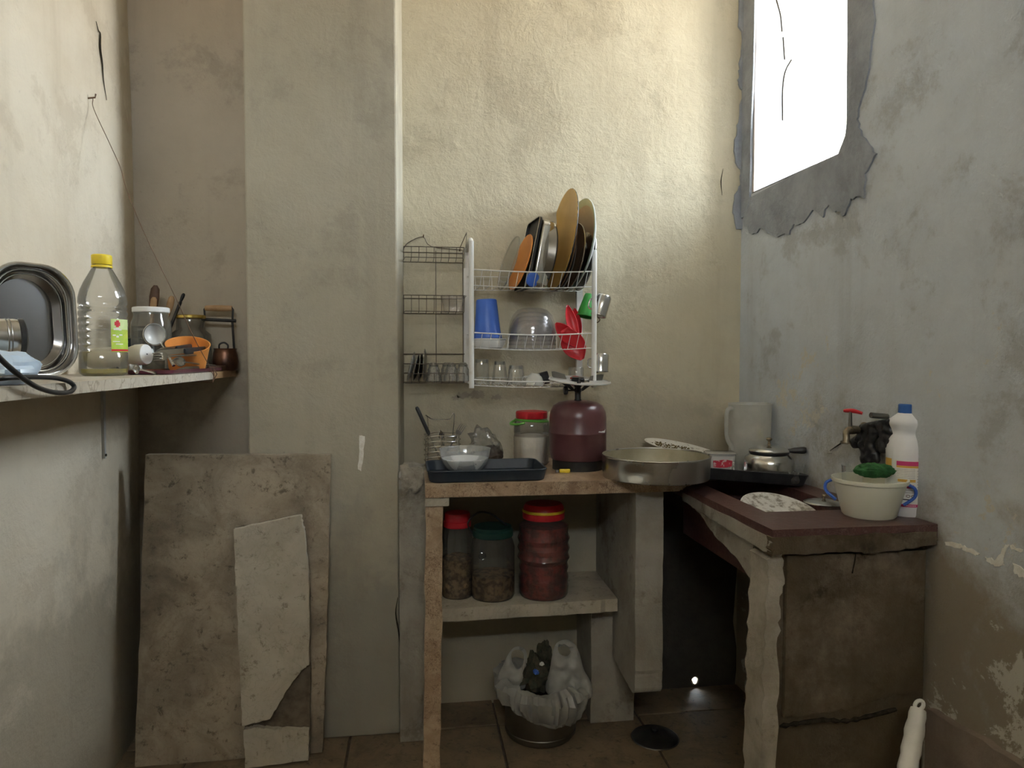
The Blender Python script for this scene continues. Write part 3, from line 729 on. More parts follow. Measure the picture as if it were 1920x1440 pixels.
# the wire that holds the shelf, from a nail in the wall
nl = at(170, 185, X=-.919)
w = thing('support_wire', 'thin dark wire running from a wall nail down to the shelf edge', 'wire', nl)
pw = [nl + Vector((.006, 0, 0)), at(176, 205, X=-.91), at(205, 268, X=-.85), at(226, 315, X=-.815), at(236, 352, X=-.79), at(262, 418, X=-.74), at(292, 482, X=-.69), at(330, 560, X=-.645), at(362, 630, X=-.622), Vector((-.611, 2.245, SH + .002)), Vector((-.612, 2.25, SH - .028)), Vector((-.66, 2.255, SH - .028)), Vector((-.70, 2.20, SH - .027))]
MB().tube(smooth_path(pw, 5), .0011, 5).build('strand', M_RUST, w, origin=nl)
MB().tube([Vector((-.611, 2.262, SH + .012)), Vector((-.611, 2.268, SH - .012)), Vector((-.614, 2.262, SH - .03)), Vector((-.60, 2.258, SH - .006)), Vector((-.611, 2.262, SH + .012))], .0016, 5).build('knot', M_RUST, w, origin=nl)
MB().tube([nl - Vector((.012, 0, 0)), nl + Vector((.012, 0, .004)), nl + Vector((.014, 0, .014))], .0024, 6).build('nail', M_RUST, w, origin=nl)

# steel roasting tin leaning on the left wall
b0, b1 = onX(10, -.885, SH), onX(141, -.85, SH)
hw = .093; hh = .127; tc_ = onX(73, -.83, SH)
tin = thing('roasting_tin', 'rounded steel roasting tin leaning upright on the left wall', 'roasting tin', (tc_.x, tc_.y, SH + .001), (0, math.radians(-4), math.radians(-33)))
mt = Matrix.Translation((0, 0, hh)) @ Matrix.Rotation(PI / 2, 4, 'Y')      # local z -> +x
b = MB(); b.rrect([(hh - .030, hw - .030, -.040), (hh - .016, hw - .016, -.030), (hh - .006, hw - .006, 0)], .07, seg=8); f0 = b.f.pop(); b.xf(mt).build('pan', pm('tin_grey', (.27, .265, .265), (.22, .215, .215), 5, .16, 1.0, rvar=.03, lo=.1, hi=.9), tin, angle=25, solid=.0016)
def rr_path(hx, hy, cr, z, seg=8):
    out = []
    for q, (sx, sy) in enumerate(((1, 1), (-1, 1), (-1, -1), (1, -1))):
        for k in range(seg + 1):
            a = PI / 2 * (q + k / seg); out.append(Vector((sx * (hx - cr) + cr * math.cos(a), sy * (hy - cr) + cr * math.sin(a), z)))
    return out
for k, (dd_, z, r_) in enumerate(((.004, .001, .0045), (.014, -.008, .0022), (.022, -.018, .002))):
    MB().tube([mt @ p for p in rr_path(hh - dd_, hw - dd_, .068, z)], r_, 8, True).build('rolled_rim' if k == 0 else 'bead', M_STEEL, tin)

# hand blender body, pale blue bag and cable at the frame edge
hb = at(6, 632, X=-.72)
hbld = thing('hand_blender', 'silver cylindrical appliance body with dark end ring lying at the shelf edge', 'hand blender', hb, (0, math.radians(88), math.radians(36)))
b = MB().lathe([(0, -.16), (.030, -.158), (.0325, -.15), (.0325, .016), (.031, .022)], 40); b.build('body', M_STEEL, hbld)
MB().lathe([(.0312, .0215), (.033, .024), (.032, .030), (.026, .033), (0, .034)], 40).build('end_cap', M_BLACKP, hbld)
for z in (.004, .009, -.02, -.026):
    MB().lathe([(.0326, z - .001), (.0333, z), (.0326, z + .001)], 40).build('groove_ring', M_STEELD, hbld)
b = MB()
rnd = random.Random(3)
for k in range(9):   # worn raised lettering, too worn to read
    a = PI + .2 + .0 * k; b.box((-.0334, -.012 + .003 * k, -.012), (-.0322, -.0105 + .003 * k, -.012 + rnd.uniform(.003, .006)))
b.build('worn_lettering', M_BLACKM, hbld, smooth=False)
bb = MB()
vs, fs = [], []; n1, n2 = 30, 16
for j in range(n2 + 1):
    for i in range(n1):
        a = 2 * PI * i / n1; e = PI * j / n2
        v = Vector((math.sin(e) * math.cos(a), math.sin(e) * math.sin(a), math.cos(e)))
        k = 1 + .16 * noise.noise(v * 2.2) + .08 * noise.noise(v * 6)
        vs.append((v.x * .05 * k, v.y * .085 * k, max(0, .026 + v.z * .03 * k)))
for j in range(n2):
    for i in range(n1): fs.append((j * n1 + i, j * n1 + (i + 1) % n1, (j + 1) * n1 + (i + 1) % n1, (j + 1) * n1 + i))
pbg = onX(4, -.672, SH)
o = bb.add(vs, fs).build('plastic_bag', M_BLUEBAG, angle=25); o.location = pbg + Vector((0, .0, .0)); o.rotation_euler = (0, 0, .2)
tag(o, 'crumpled pale blue plastic bag under the silver appliance', 'plastic bag')
cb = [(-12, 655, -.60), (0, 672, -.602), (35, 703, -.600), (70, 726, -.600), (104, 736, -.602), (130, 735, -.604), (139, 726, -.606), (130, 716, -.609), (105, 709, -.612), (70, 707, -.614), (20, 708, -.616), (-20, 712, -.63)]
cp = [at(u, v, X=x) for u, v, x in cb]
tag(MB().tube(smooth_path(cp, 7), .0041, 10).build('power_cable', M_BLACKP, origin=cp[5]), 'thick black cable looping over the front edge of the shelf', 'cable')

# oil bottle
p = onX(195, -.757, SH); m = mpp(p)
R = 41 * m; Hh = (700 - 475) * m
bot = thing('oil_bottle', 'clear nearly empty oil bottle with yellow cap on the shelf', 'bottle', p)
pr = [(0, .004), (R * .8, .0), (R * .97, .006), (R, .02)]
z = .05
for k in range(7):
    zz = .055 + k * .0165; pr += [(R, zz), (R * .945, zz + .005), (R, zz + .010)]
top = Hh - .022
pr += [(R * .93, .170), (R, .177), (R * .985, .19), (R * .90, .208), (R * .74, .228), (R * .56, .246), (R * .42, .260), (R * .36, top - .012), (R * .36, top + .01)]
MB().lathe(pr, 48).build('bottle_body', M_PET, bot, angle=50)
MB().lathe([(0, .003), (R * .78, .003), (R * .95, .008), (R * .97, .017), (0, .017)], 40).build('oil_residue', M_OILRES, bot)
cap = MB().lathe([(R * .40, top - .002), (R * .42, top), (R * .42, top + .020), (R * .38, top + .022), (0, top + .022)], 40, fn=lambda a, z: 1 + .018 * math.cos(24 * a)).build('cap', M_YELLOW, bot)
MB().lathe([(R * .43, top - .009), (R * .43, top - .004)], 32).build('tamper_ring', M_YELLOW, bot)
def patch(r, a0, a1, z0, z1, n=12):
    vs, fs = [], []
    for i in range(n + 1):
        a = a0 + (a1 - a0) * i / n
        vs += [(r * math.cos(a), r * math.sin(a), z0), (r * math.cos(a), r * math.sin(a), z1)]
    for i in range(n): fs.append((2 * i, 2 * i + 2, 2 * i + 3, 2 * i + 1))
    return MB().add(vs, fs)
va = math.atan2(-p.y, -p.x)      # direction towards the camera
def ang(dx): return va + math.asin(max(-1, min(1, dx)))     # dx -1..1 across the face, right positive
lb = patch(R * 1.006, ang(.30), ang(.97), .058, .137, 16).build('label', M_LABELG, bot)
patch(R * 1.010, ang(.30), ang(.97), .112, .137, 16).build('label_top', M_LABELP, lb)
patch(R * 1.012, ang(.30), ang(.97), .060, .0645, 16).build('label_red_line', M_RED, lb)
b = MB()
for (x_, z_, r_) in ((.50, .126, .0045), (.56, .130, .004), (.60, .125, .0045), (.55, .121, .0035)):
    b.add(patch(R * 1.014, ang(x_ - .06), ang(x_ + .06), z_ - r_, z_ + r_, 4).v, [(0, 2, 3, 1), (2, 4, 5, 3), (4, 6, 7, 5), (6, 8, 9, 7)])
b.build('red_emblem', M_RED, lb)
b = MB()
for (x_, z_, w_, h_) in ((.45, .1125, .05, .002), (.56, .1135, .06, .003), (.66, .1115, .05, .002), (.42, .098, .06, .0016), (.55, .095, .05, .0022), (.68, .099, .06, .0016), (.5, .083, .14, .001), (.62, .077, .14, .001)):
    b.add(patch(R * 1.014, ang(x_ - w_), ang(x_ + w_), z_ - h_, z_ + h_, 4).v, [(0, 2, 3, 1), (2, 4, 5, 3), (4, 6, 7, 5), (6, 8, 9, 7)])
b.build('white_script', M_PAPER, lb)
patch(R * 1.004, ang(-.55), ang(.28), .060, .112, 16).build('back_label', M_FILM, bot)

# maroon tray with the cutlery
tr = thing('cutlery_tray', 'shallow glossy maroon tray under the cutlery on the shelf', 'tray', (-.68, 2.17, SH))
b = MB().rrect([(.050, .24, 0), (.056, .246, .003), (.058, .25, .012), (.055, .247, .012), (.050, .24, .004)], .02); b.build('tray', M_PURPLE, tr)
TT = SH + .006
# orange dish
p = onX(351, -.682, TT)
od = MB().lathe([(0, .002), (.045, .0), (.050, .004), (.060, .075), (.0615, .078), (.0585, .078), (.048, .006), (0, .005)], 40, ex=1.0, ey=1.12).build('orange_dish', M_ORANGE, origin=None)
od.location = p + Vector((0, 0, .006)); od.rotation_euler = (math.radians(20), math.radians(9), 0); tag(od, 'orange plastic dish standing on the maroon tray', 'dish')

def glass_jar(name, label, p, R, H, lidmat, lidh, wall=M_GLASSD, neck=.86, content=None, ch=.3, cmat=None, cat='jar', shoulder=.8):
    t = thing(name, label, cat, p)
    MB().lathe([(0, .004), (R * .85, 0), (R, .012), (R, H * (shoulder - .1)), (R * .97, H * shoulder), (R * neck, H * (shoulder + .08)), (R * neck * .98, H - lidh)], 44).build('glass', wall, t, angle=50)
    if cmat: MB().lathe([(0, .006), (R * .83, .003), (R * .95, .014), (R * .95, H * ch), (R * .5, H * ch + .006), (0, H * ch + .002)], 36, fn=lambda a, z: 1 + .02 * math.sin(7 * a + 90 * z)).build('contents', cmat, t)
    if lidmat: MB().lathe([(R * neck * 1.02, H - lidh - .002), (R * neck * 1.06, H - lidh), (R * neck * 1.06, H - .002), (R * neck, H), (0, H - .0015)], 44, fn=lambda a, z: 1 + .006 * math.cos(40 * a)).build('lid', lidmat, t)
    return t
# white-lidded jar, gold-rimmed jar
p = Vector((-.79, 2.27, SH)); m = mpp(p)
glass_jar('storage_jar', 'glass storage jar with a white screw lid beside the oil bottle', p, 35 * m, (697 - 576) * m, M_WHITE, .014, shoulder=.76)
p = Vector((-.742, 2.488, SH)); m = mpp(p)
jr = glass_jar('storage_jar', 'empty rounded glass jar with a gold lid near the shelf tip', p, 36 * m, (692 - 588) * m, M_GOLD, .010, neck=.70, shoulder=.66)
# dark blue tin behind the bottle
t = thing('food_tin', 'dark blue round tin half hidden behind the white lidded jar', 'tin', (-.877, 2.33, SH))
MB().lathe([(0, 0), (.037, 0), (.038, .003), (.036, .006), (.036, .098), (.038, .101), (.0, .101)], 36).build('can', M_NAVY, t)
MB().lathe([(.0362, .101), (.0385, .103), (.0362, .105), (.034, .103)], 36).build('rim', M_STEELD, t)
# crock with wooden utensils
cp_ = Vector((-.862, 2.46, SH))
t = thing('utensil_crock', 'dark utensil pot in the alcove corner behind the jars', 'pot', cp_)
MB().lathe([(0, 0), (.040, 0), (.046, .01), (.049, .14), (.051, .145), (.047, .145), (.042, .012), (0, .01)], 36).build('crock', M_BLACKM, t)
MB().lathe([(.049, .13), (.0505, .134), (.049, .138)], 36).build('band', M_STEELD, t)
def utensil(name, label, px_top, wtop, mat, base, headlen=.05, flat=.006, Y=2.46, cat='utensil'):
    topp = at(*px_top, Y=Y); d = (topp - base); L = d.length
    t = thing(name, label, cat, base, d.to_track_quat('Z', 'X').to_euler())
    hl = min(headlen, L * .5)
    MB().tube([(0, 0, 0), (0, 0, L - hl)], [.0045, .0055], 10).build('handle', mat, t)
    prof = [(0, L - hl - .005, .4), (0, L - hl * .75, .8), (0, L - hl * .4, 1.), (0, L - hl * .12, .85), (0, L, .35)]
    vs, fs = [], []; n = 12
    for (_, z, k) in prof:
        for i in range(n):
            a = 2 * PI * i / n; vs.append((wtop * k * math.cos(a), flat * math.sin(a), z))
    for j in range(len(prof) - 1):
        for i in range(n): fs.append((j * n + i, j * n + (i + 1) % n, (j + 1) * n + (i + 1) % n, (j + 1) * n + i))
    fs += [tuple(range(n)), tuple((len(prof) - 1) * n + i for i in range(n))]
    MB().add(vs, fs).build('head', mat, t)
    return t
cb_ = cp_ + Vector((0, 0, .014))
utensil('wooden_spoon', 'tall dark wooden spoon in the utensil pot', (292, 535), .016, M_WOODD, cb_ + Vector((-.012, 0, 0)), .10)
utensil('wooden_spatula', 'short pale wooden spatula in front in the utensil pot', (289, 557), .012, M_WOOD, cb_ + Vector((-.004, -.012, 0)), .06, Y=2.44)
utensil('wooden_spatula', 'pale wooden spatula with a square end in the middle of the utensil pot', (323, 555), .012, M_WOOD, cb_ + Vector((.012, .005, 0)), .07)
utensil('basting_brush', 'thin dark handled brush leaning right in the utensil pot', (345, 550), .006, M_BLACKM, cb_ + Vector((.015, -.006, 0)), .03)
# hand press with roller handle and small dark pot at the shelf tip
pp = Vector((-.640, 2.515, SH))
t = thing('coffee_pot', 'small dark copper pot at the tip of the shelf', 'pot', pp)
MB().lathe([(0, 0), (.036, 0), (.041, .006), (.043, .03), (.040, .055), (.036, .070), (.038, .075), (.033, .075), (.035, .05), (.037, .01), (0, .008)], 36).build('body', M_COPPER, t)
MB().tube(smooth_path([(-.012, -.03, .074), (-.010, -.032, .088), (.004, -.032, .094), (.016, -.031, .086), (.016, -.03, .074)], 5), .003, 6).build('ring_handle', M_BLACKM, t)
h = at(410, 578, Y=2.512)
t = thing('hand_press', 'metal hand press with a wooden roller handle above the copper pot', 'press', (h.x, h.y, SH + .008))
o0 = (h.x, h.y, SH + .008)
hwd = 24 * mpp(h)
MB().lathe([(0, -hwd), (.0085, -hwd), (.0095, -hwd + .006), (.0105, 0), (.0095, hwd - .006), (.0085, hwd), (0, hwd)], 20).xf(Matrix.Translation(h) @ Matrix.Rotation(PI / 2, 4, 'Y')).build('roller_handle', M_WOOD, t, origin=o0)
bz = at(410, 600, Y=2.512).z
for s_ in (-1, 1): MB().tube([h + Vector((s_ * (hwd - .003), 0, .004)), h + Vector((s_ * (hwd + .003), 0, -.004)), Vector((h.x + s_ * (hwd + .001), h.y, bz))], .0035, 8).build('upright', M_BLACKM, t, origin=o0)

MB().tube([Vector((h.x - hwd - .012, h.y, bz + .002)), Vector((h.x + hwd + .012, h.y, bz - .003))], .0055, 10).build('cross_bar', M_BLACKM, t, origin=o0)
MB().tube([Vector((h.x + hwd, h.y, bz)), Vector((h.x + hwd + .006, h.y, SH + .045)), Vector((pp.x + .01, pp.y, SH + .010))], .004, 8).build('rod', M_BLACKM, t, origin=o0)

# squeeze bottle lying on its side
c0 = at(276, 664, X=-.70); ax = (Vector((.155, -.045, .012))).normalized()
t = thing('squeeze_bottle', 'cream squeeze bottle lying on its side, white cap facing out', 'bottle', c0 - ax * .17, ax.to_track_quat('Z', 'X').to_euler())
MB().lathe([(0, 0), (.024, .002), (.027, .012), (.027, .095), (.023, .112), (.021, .118), (.0235, .125), (.0275, .140), (.0275, .160), (.0262, .166), (.0255, .168)], 36).build('body', M_CREAM, t)
MB().lathe([(.0262, .1665), (.0258, .1685), (0, .1695)], 36).build('cap', M_WHITE, t)
MB().lathe([(.0022, .1692), (.0016, .1705), (0, .1705)], 10).build('nozzle_hole', M_BLACKP, t)
# white crumpled paper
vs, fs = [], []
for j in range(13):
    for i in range(20):
        a = 2 * PI * i / 20; e = PI * j / 12; v = Vector((math.sin(e) * math.cos(a), math.sin(e) * math.sin(a), math.cos(e)))
        k = 1 + .45 * noise.noise(v * 3.1 + Vector((4, 0, 0)))
        vs.append((v.x * .026 * k, v.y * .026 * k, .03 + v.z * .032 * k))
for j in range(12):
    for i in range(20): fs.append((j * 20 + i, j * 20 + (i + 1) % 20, (j + 1) * 20 + (i + 1) % 20, (j + 1) * 20 + i))
o = MB().add(vs, fs).build('paper_wad', M_PAPER, angle=20); pq = onX(252, -.80, SH); o.location = (pq.x, pq.y - .05, SH)
tag(o, 'wad of crumpled white paper between oil bottle and jar', 'paper')
# strainer
c = at(290, 627, X=-.695); bt = at(326, 690, X=-.640)
t = thing('strainer', 'small round metal strainer propped against the white lidded jar', 'strainer', bt)
R_ = 20 * mpp(c); q = (EYE - c).normalized().to_track_quat('Z', 'Y').to_matrix().to_4x4()
mtx = Matrix.Translation(c) @ q @ Matrix.Rotation(math.radians(22), 4, 'Y')
MB().lathe([(0, -.014), (R_ * .5, -.011), (R_ * .85, -.005), (R_ * .97, 0)], 32).xf(mtx).build('bowl', M_GREYM, t, origin=bt, solid=.001)
MB().tube([mtx @ Vector((R_ * math.cos(a * PI / 16), R_ * math.sin(a * PI / 16), 0)) for a in range(32)], .0022, 6, True).build('rim', M_STEEL, t, origin=bt)
st = mtx @ Vector((R_ * .55, -R_ * .8, 0))
MB().tube([st, (st + bt) / 2 + Vector((.002, 0, .0)), bt + Vector((0, 0, .006))], [.0022, .0035, .0045], 8).build('handle', M_STEEL, t, origin=bt)
# cutlery pile
def knife(label, a, b_, hmat=M_BLACKP, bl=M_STEEL, bw=.009, name='kitchen_knife'):
    d = b_ - a; L = d.length
    t = thing(name, label, 'knife', a, d.to_track_quat('Z', 'Y').to_euler())
    MB().rrect([(.0045, .008, 0), (.006, .0095, .004), (.0055, .009, L * .42), (.004, .007, L * .45)], .004, seg=3).build('handle', hmat, t)
    MB().prism([(-.006, L * .44), (bw, L * .46), (bw, L * .85), (0.002, L), (-.006, L * .9)], lambda u_, w_, d_: (d_, u_, w_), -.0006, .0006).build('blade', bl, t, smooth=False)
def fork(label, a, b_, spoon=False, name='fork', mat=M_STEEL, sc=1.):
    d = b_ - a; L = d.length
    t = thing(name, label, name, a, d.to_track_quat('Z', 'Y').to_euler())
    MB().tube([(0, 0, 0), (.001, 0, L * .3), (.002, 0, L * .65), (0, 0, L * .74)], [.0045 * sc, .0035 * sc, .0022 * sc, .003 * sc], 8).build('handle', mat, t)
    if spoon:
        vs, fs = [], []
        for j in range(9):
            tt = j / 8; wv = .0135 * sc * math.sin(PI * (.08 + .92 * tt) ** .8)
            for i in range(7):
                s_ = (i - 3) / 3; vs.append((-.006 * sc * (1 - s_ * s_) * math.sin(PI * tt), wv * s_, L * .72 + L * .28 * tt))
        for j in range(8):
            for i in range(6): fs.append((j * 7 + i, j * 7 + i + 1, (j + 1) * 7 + i + 1, (j + 1) * 7 + i))
        MB().add(vs, fs).build('bowl', mat, t, solid=.0012)
    else:
        MB().rrect([(.0012, .004, L * .73), (.0014, .0105, L * .78), (.0014, .011, L * .84)], .001, seg=2).build('palm', mat, t)
        for k in range(4):
            y = -.009 + .006 * k; MB().tube([(0, y, L * .83), (-.001, y, L * .92), (.001, y, L)], [.0016, .0014, .0008], 6).build('tine', mat, t)
    return t
X1 = -.645
knife('long kitchen knife with dark handle lying across the orange dish front', at(386, 655, X=-.640), at(285, 664, X=-.655))
knife('short knife with dark handle lying highest on the cutlery pile', at(357, 651, X=-.665), at(292, 660, X=-.66))
knife('brown handled knife lowest on the maroon tray', at(428, 690, X=-.632), at(330, 694, X=-.64), M_WOODD)
fork('steel fork lying on the cutlery pile above the tray', at(376, 665, X=-.637), at(288, 669, X=-.645))
fork('steel spoon with pale handle tip on the right of the cutlery pile', at(402, 686, X=-.633), at(322, 676, X=-.645), True, 'spoon')
fork('steel dessert spoon at the wire end of the maroon tray', at(412, 688, X=-.645), at(372, 679, X=-.66), True, 'spoon')
fork('small steel spoon lying at the shelf front edge beside the oil bottle', at(292, 699, X=-.66) , at(248, 690, X=-.64), True, 'spoon', sc=.85)

# ================================================================== WIRE BASKET RACK (left, unpainted)
YW = YB - .006           # wires against the wall
YF = 2.44                # basket fronts
x0, x1 = at(756, 600, Y=YW).x, at(868, 600, Y=YW).x
def zz(v, Y=YW): return at(820, v, Y=Y).z
wr_ = thing('wire_basket_rack', 'narrow three tier unpainted wire rack hung in the corner by the pier', 'wire rack', (x0, YW, zz(722)))
WO = (x0, YW, zz(722))
b = MB()
for x in (x0, (x0 + x1) / 2 + .01, x1):
    b.tube([(x, YW, zz(470)), (x, YW, zz(718))], .0014, 5)
b.build('upright_wires', M_WIRE, wr_, origin=WO)
for (nm, vt, vb, dz) in (('top_basket', 474, 492, 0), ('middle_basket', 560, 588, 0), ('bottom_basket', 664, 716, 0)):
    b = MB(); zt, zb = zz(vt), zz(vb)
    zt_f, zb_f = zt + .004, zb + .004
    fx0, fx1 = at(757, vt, Y=YF).x, x1 - .004
    b.tube([(x0, YW, zt), (fx0, YF, zt), (fx1, YF, zt), (x1, YW, zt)], .0016, 5, True)
    b.tube([(x0, YW, zb), (fx0 + .004, YF + .012, zb), (fx1 - .004, YF + .012, zb), (x1, YW, zb)], .0014, 5, True)
    zm = (zt + zb) / 2
    if nm == 'bottom_basket':
        for q in (.33, .66): b.tube([(x0, YW, zb + (zt - zb) * q), (fx0, YF, zb + (zt - zb) * q), (fx1, YF, zb + (zt - zb) * q), (x1, YW, zb + (zt - zb) * q)], .0012, 5, True)
    n = 8
    for i in range(n + 1):
        t = i / n; xa = fx0 + (fx1 - fx0) * t; xb = x0 + (x1 - x0) * t
        b.tube([(xa, YF, zt if nm != 'bottom_basket' else zb + (zt - zb) * .33), (xa, YF + .012, zb), (xb, YW, zb)], .0011, 5)
    b.build(nm, M_WIRE, wr_, origin=WO)
b = MB()
pk = [(x0, YW, zz(470)), (x0 + .02, YW, zz(456)), at(793, 444, Y=YW), (x0 + .10, YW, zz(462)), (x1, YW, zz(468))]
b.tube(smooth_path(pk, 4), .0014, 5)
b.tube([(x1 - .01, YW, zz(464)), at(875, 436, Y=YF + .05), (x1 + .002, YF, zz(474))], .0014, 5)
b.build('hanger_wire', M_WIRE, wr_, origin=WO)
for k, (u, v) in enumerate(((794, 444), (862, 470))):
    p = at(u, v, Y=YB)
    t = MB().tube([p + Vector((0, .012, 0)), p + Vector((0, -.016, .0)), p + Vector((.0, -.018, .005))], .0022, 6).build('nail', M_RUST, origin=p)
    tag(t, ('dark nail in the back wall holding the peak of the wire rack', 'dark nail in a plaster blob beside the white rack post')[k], 'nail')
# clear box in the middle basket
zb = zz(588) + .0025
p = at(850, 586, Y=2.51)
t = thing('clear_tub', 'clear plastic tub lying in the middle wire basket', 'tub', (p.x, 2.51, zb))
MB().rrect([(.030, .035, 0), (.034, .039, .003), (.040, .045, .052), (.043, .048, .053)], .012).build('tub', M_BOWLP, t); 
MB().tube(rr_path(.043, .048, .012, .053, 5), .0016, 6, True).build('rim', M_BOWLP, t)
# thin plates and lids standing in the bottom basket
zb = zz(716) + .003
for k, (u, lean, hgt, mt_, lab) in enumerate(((766, 14, .105, M_GREYE, 'pale thin dish leaning leftmost in the bottom wire basket'), (777, 12, .095, M_STEELD, 'dull metal lid leaning second from the left in the bottom wire basket'),
                                          (787, 7, .10, M_BLACKM, 'black lid standing between the thin dishes and the tea glasses'), (797, 2, .115, M_STEELD, 'upright dark metal plate next to the crystal tea glasses'))):
    x = at(u, 700, Y=2.51).x
    t = thing('saucer', lab, 'saucer', (x, 2.505, zb + .001), (0, math.radians(lean), math.radians(-4)))
    r = hgt / 2
    mm = Matrix.Translation((0, 0, r)) @ Matrix.Rotation(-PI / 2, 4, 'Y')
    MB().lathe([(0, -.003), (r * .6, -.003), (r * .95, .003), (r, .004), (r, .0055), (r * .6, -.0015), (0, -.0015)], 32).xf(mm).build('plate', mt_, t)
    MB().tube([mm @ Vector((r * .998 * math.cos(a * PI / 16), r * .998 * math.sin(a * PI / 16), .0048)) for a in range(32)], .0012, 5, True).build('rim', M_STEEL, t)
# crystal tea glasses upside down
def facet(a, z): return 1 + .05 * math.cos(8 * a) * math.cos(z * 260)
tg = None
for k, (u, Y, lab) in enumerate(((813, 2.475, 'crystal tea glass upside down at the left front of the wire basket'), (846, 2.475, 'crystal tea glass upside down in the middle front of the wire basket'),
                                 (868, 2.475, 'crystal tea glass upside down nearest the white rack post'), (838, 2.53, 'crystal tea glass upside down behind the front tea glasses'))):
    p = at(u, 700, Y=Y); loc = (p.x, Y, zb + .001)
    if tg is None:
        tg = thing('tea_glass', lab, 'glass', loc, group='crystal tea glasses in the wire basket')
        MB().lathe([(.0255, 0), (.027, .004), (.026, .02), (.021, .034), (.021, .042), (.016, .052), (.017, .058), (.010, .066), (0, .067)], 48, fn=facet).build('glass', M_CRYSTAL, tg, angle=12)
        MB().lathe([(0, .052), (.013, .053), (.014, .058), (0, .060)], 24).build('thick_base', M_GLASSD, tg)
    else: copy_tree(tg, loc, label=lab)

# ================================================================== WHITE DISH RACK
RF = 2.345
rx0 = at(884, 600, Y=RF).x; rx1 = at(1114, 600, Y=RF).x
def rz(v): return at(1000, v, Y=RF).z
zt, zbt = rz(450), rz(727)
rack = thing('dish_rack', 'white tubular wall rack with three wire shelves of dishes', 'dish rack', ((rx0 + rx1) / 2, YB, zbt))
RO = ((rx0 + rx1) / 2, YB, zbt)
def side(x, zt_, nm):
    path = [(x, RF, zbt), (x, RF, zt_ - .05), (x, RF + .004, zt_ - .022), (x, RF + .022, zt_ - .004), (x, RF + .05, zt_), (x, YB - .035, zt_ - .004), (x, YB - .014, zt_ - .02), (x, YB - .012, zt_ - .05), (x, YB - .012, zbt + .01)]
    MB().tube(smooth_path(path, 5), .0085, 12).build('side_frame', M_WHITEP, rack, origin=RO)
side(rx0, zt, 'l'); side(rx1, rz(462), 'r')
for x in (rx0, rx1): MB().box((x - .011, YB - .022, zbt + .01), (x + .011, YB - .001, zt - .07)).build('wall_strip', M_WHITEP, rack, origin=RO, smooth=False)
def sag(xa, xb, Y, z, bow=.02, dz=-.008, n=14): return [Vector((xa + (xb - xa) * i / n, Y - bow * math.sin(PI * i / n), z + dz * math.sin(PI * i / n))) for i in range(n + 1)]
TB = [(rz(507), rz(535)), (rz(624), rz(652)), (rz(711), rz(722))]
for k, (zf, zb_) in enumerate(TB):
    s = thing  # (shelf built as one part with its wires)
    b = MB()
    b.tube(sag(rx0, rx1, RF, zf), .0022, 6)
    b.tube(sag(rx0, rx1, RF + .022, zb_, .016), .0016, 6)
    b.tube([(rx0, YB - .03, zf), (rx1, YB - .03, zf)], .0018, 6)
    b.tube([(rx0, YB - .04, zb_), (rx1, YB - .04, zb_)], .0016, 6)
    for i in range(1, 14):
        t = i / 14; x = rx0 + (rx1 - rx0) * t; sg = math.sin(PI * t)
        b.tube([(x + .006, RF - .02 * sg, zf - .008 * sg), (x, RF + .022 - .016 * sg, zb_ - .008 * sg), (x, YB - .04, zb_), (x, YB - .03, zf)], .0012, 5)
    b.build('wire_shelf', M_WHITEP, rack, origin=RO)
# hook rail on the right side
for v in (604, 700):
    z = rz(v); MB().tube(smooth_path([(rx1, RF + .03, z), (rx1 + .02, RF + .03, z + .002), (rx1 + .028, RF + .03, z + .012), (rx1 + .02, RF + .03, z + .02)], 4), .002, 6).build('hook', M_RUST, rack, origin=RO)

# dishes standing on the top shelf. Discs face left, tops lean right
zt1 = TB[0][1] - .005
YD = 2.452
def disc_thing(name, label, u_bot, d_px, tilt, prof, mat, cat='plate', yaw=8, rim=None, extra=None, Y=YD, ey=1.):
    x = at(u_bot, 538, Y=Y).x; R = d_px / 2 * mpp(Vector((x, Y, 1.5)))
    t = thing(name, label, cat, (x, Y, zt1), (0, math.radians(tilt), math.radians(yaw)))
    mm = Matrix.Translation((0, 0, R * 1.0)) @ Matrix.Rotation(-PI / 2, 4, 'Y')
    MB().lathe([(r * R, z) for r, z in prof], 48, ey=ey).xf(mm).build('plate', mat, t)
    if rim:
        MB().tube([mm @ Vector((R * .992 * math.cos(a * PI / 20), R * .992 * math.sin(a * PI / 20) * ey, prof_rim(prof))) for a in range(40)], .0024, 6, True).build('rim', rim, t)
    if extra: extra(t, mm, R)
    return t
def prof_rim(prof): return max(prof, key=lambda p: p[0])[1]
def plate_p(d, lip=.62, t=.0025): return [(0, -d), (lip, -d), (.97, -.001), (1., 0), (1., t), (.96, t), (lip - .02, -d + t), (0, -d + t)]
disc_thing('glass_plate', 'clear glass plate leaning leftmost on the top rack shelf', 939, 104, 17, plate_p(.012), M_GLASS, rim=M_GLASS)
disc_thing('orange_plate', 'orange plastic plate beside the clear glass plate', 961, 108, 17, plate_p(.012), M_ORANGE, rim=M_ORANGE)
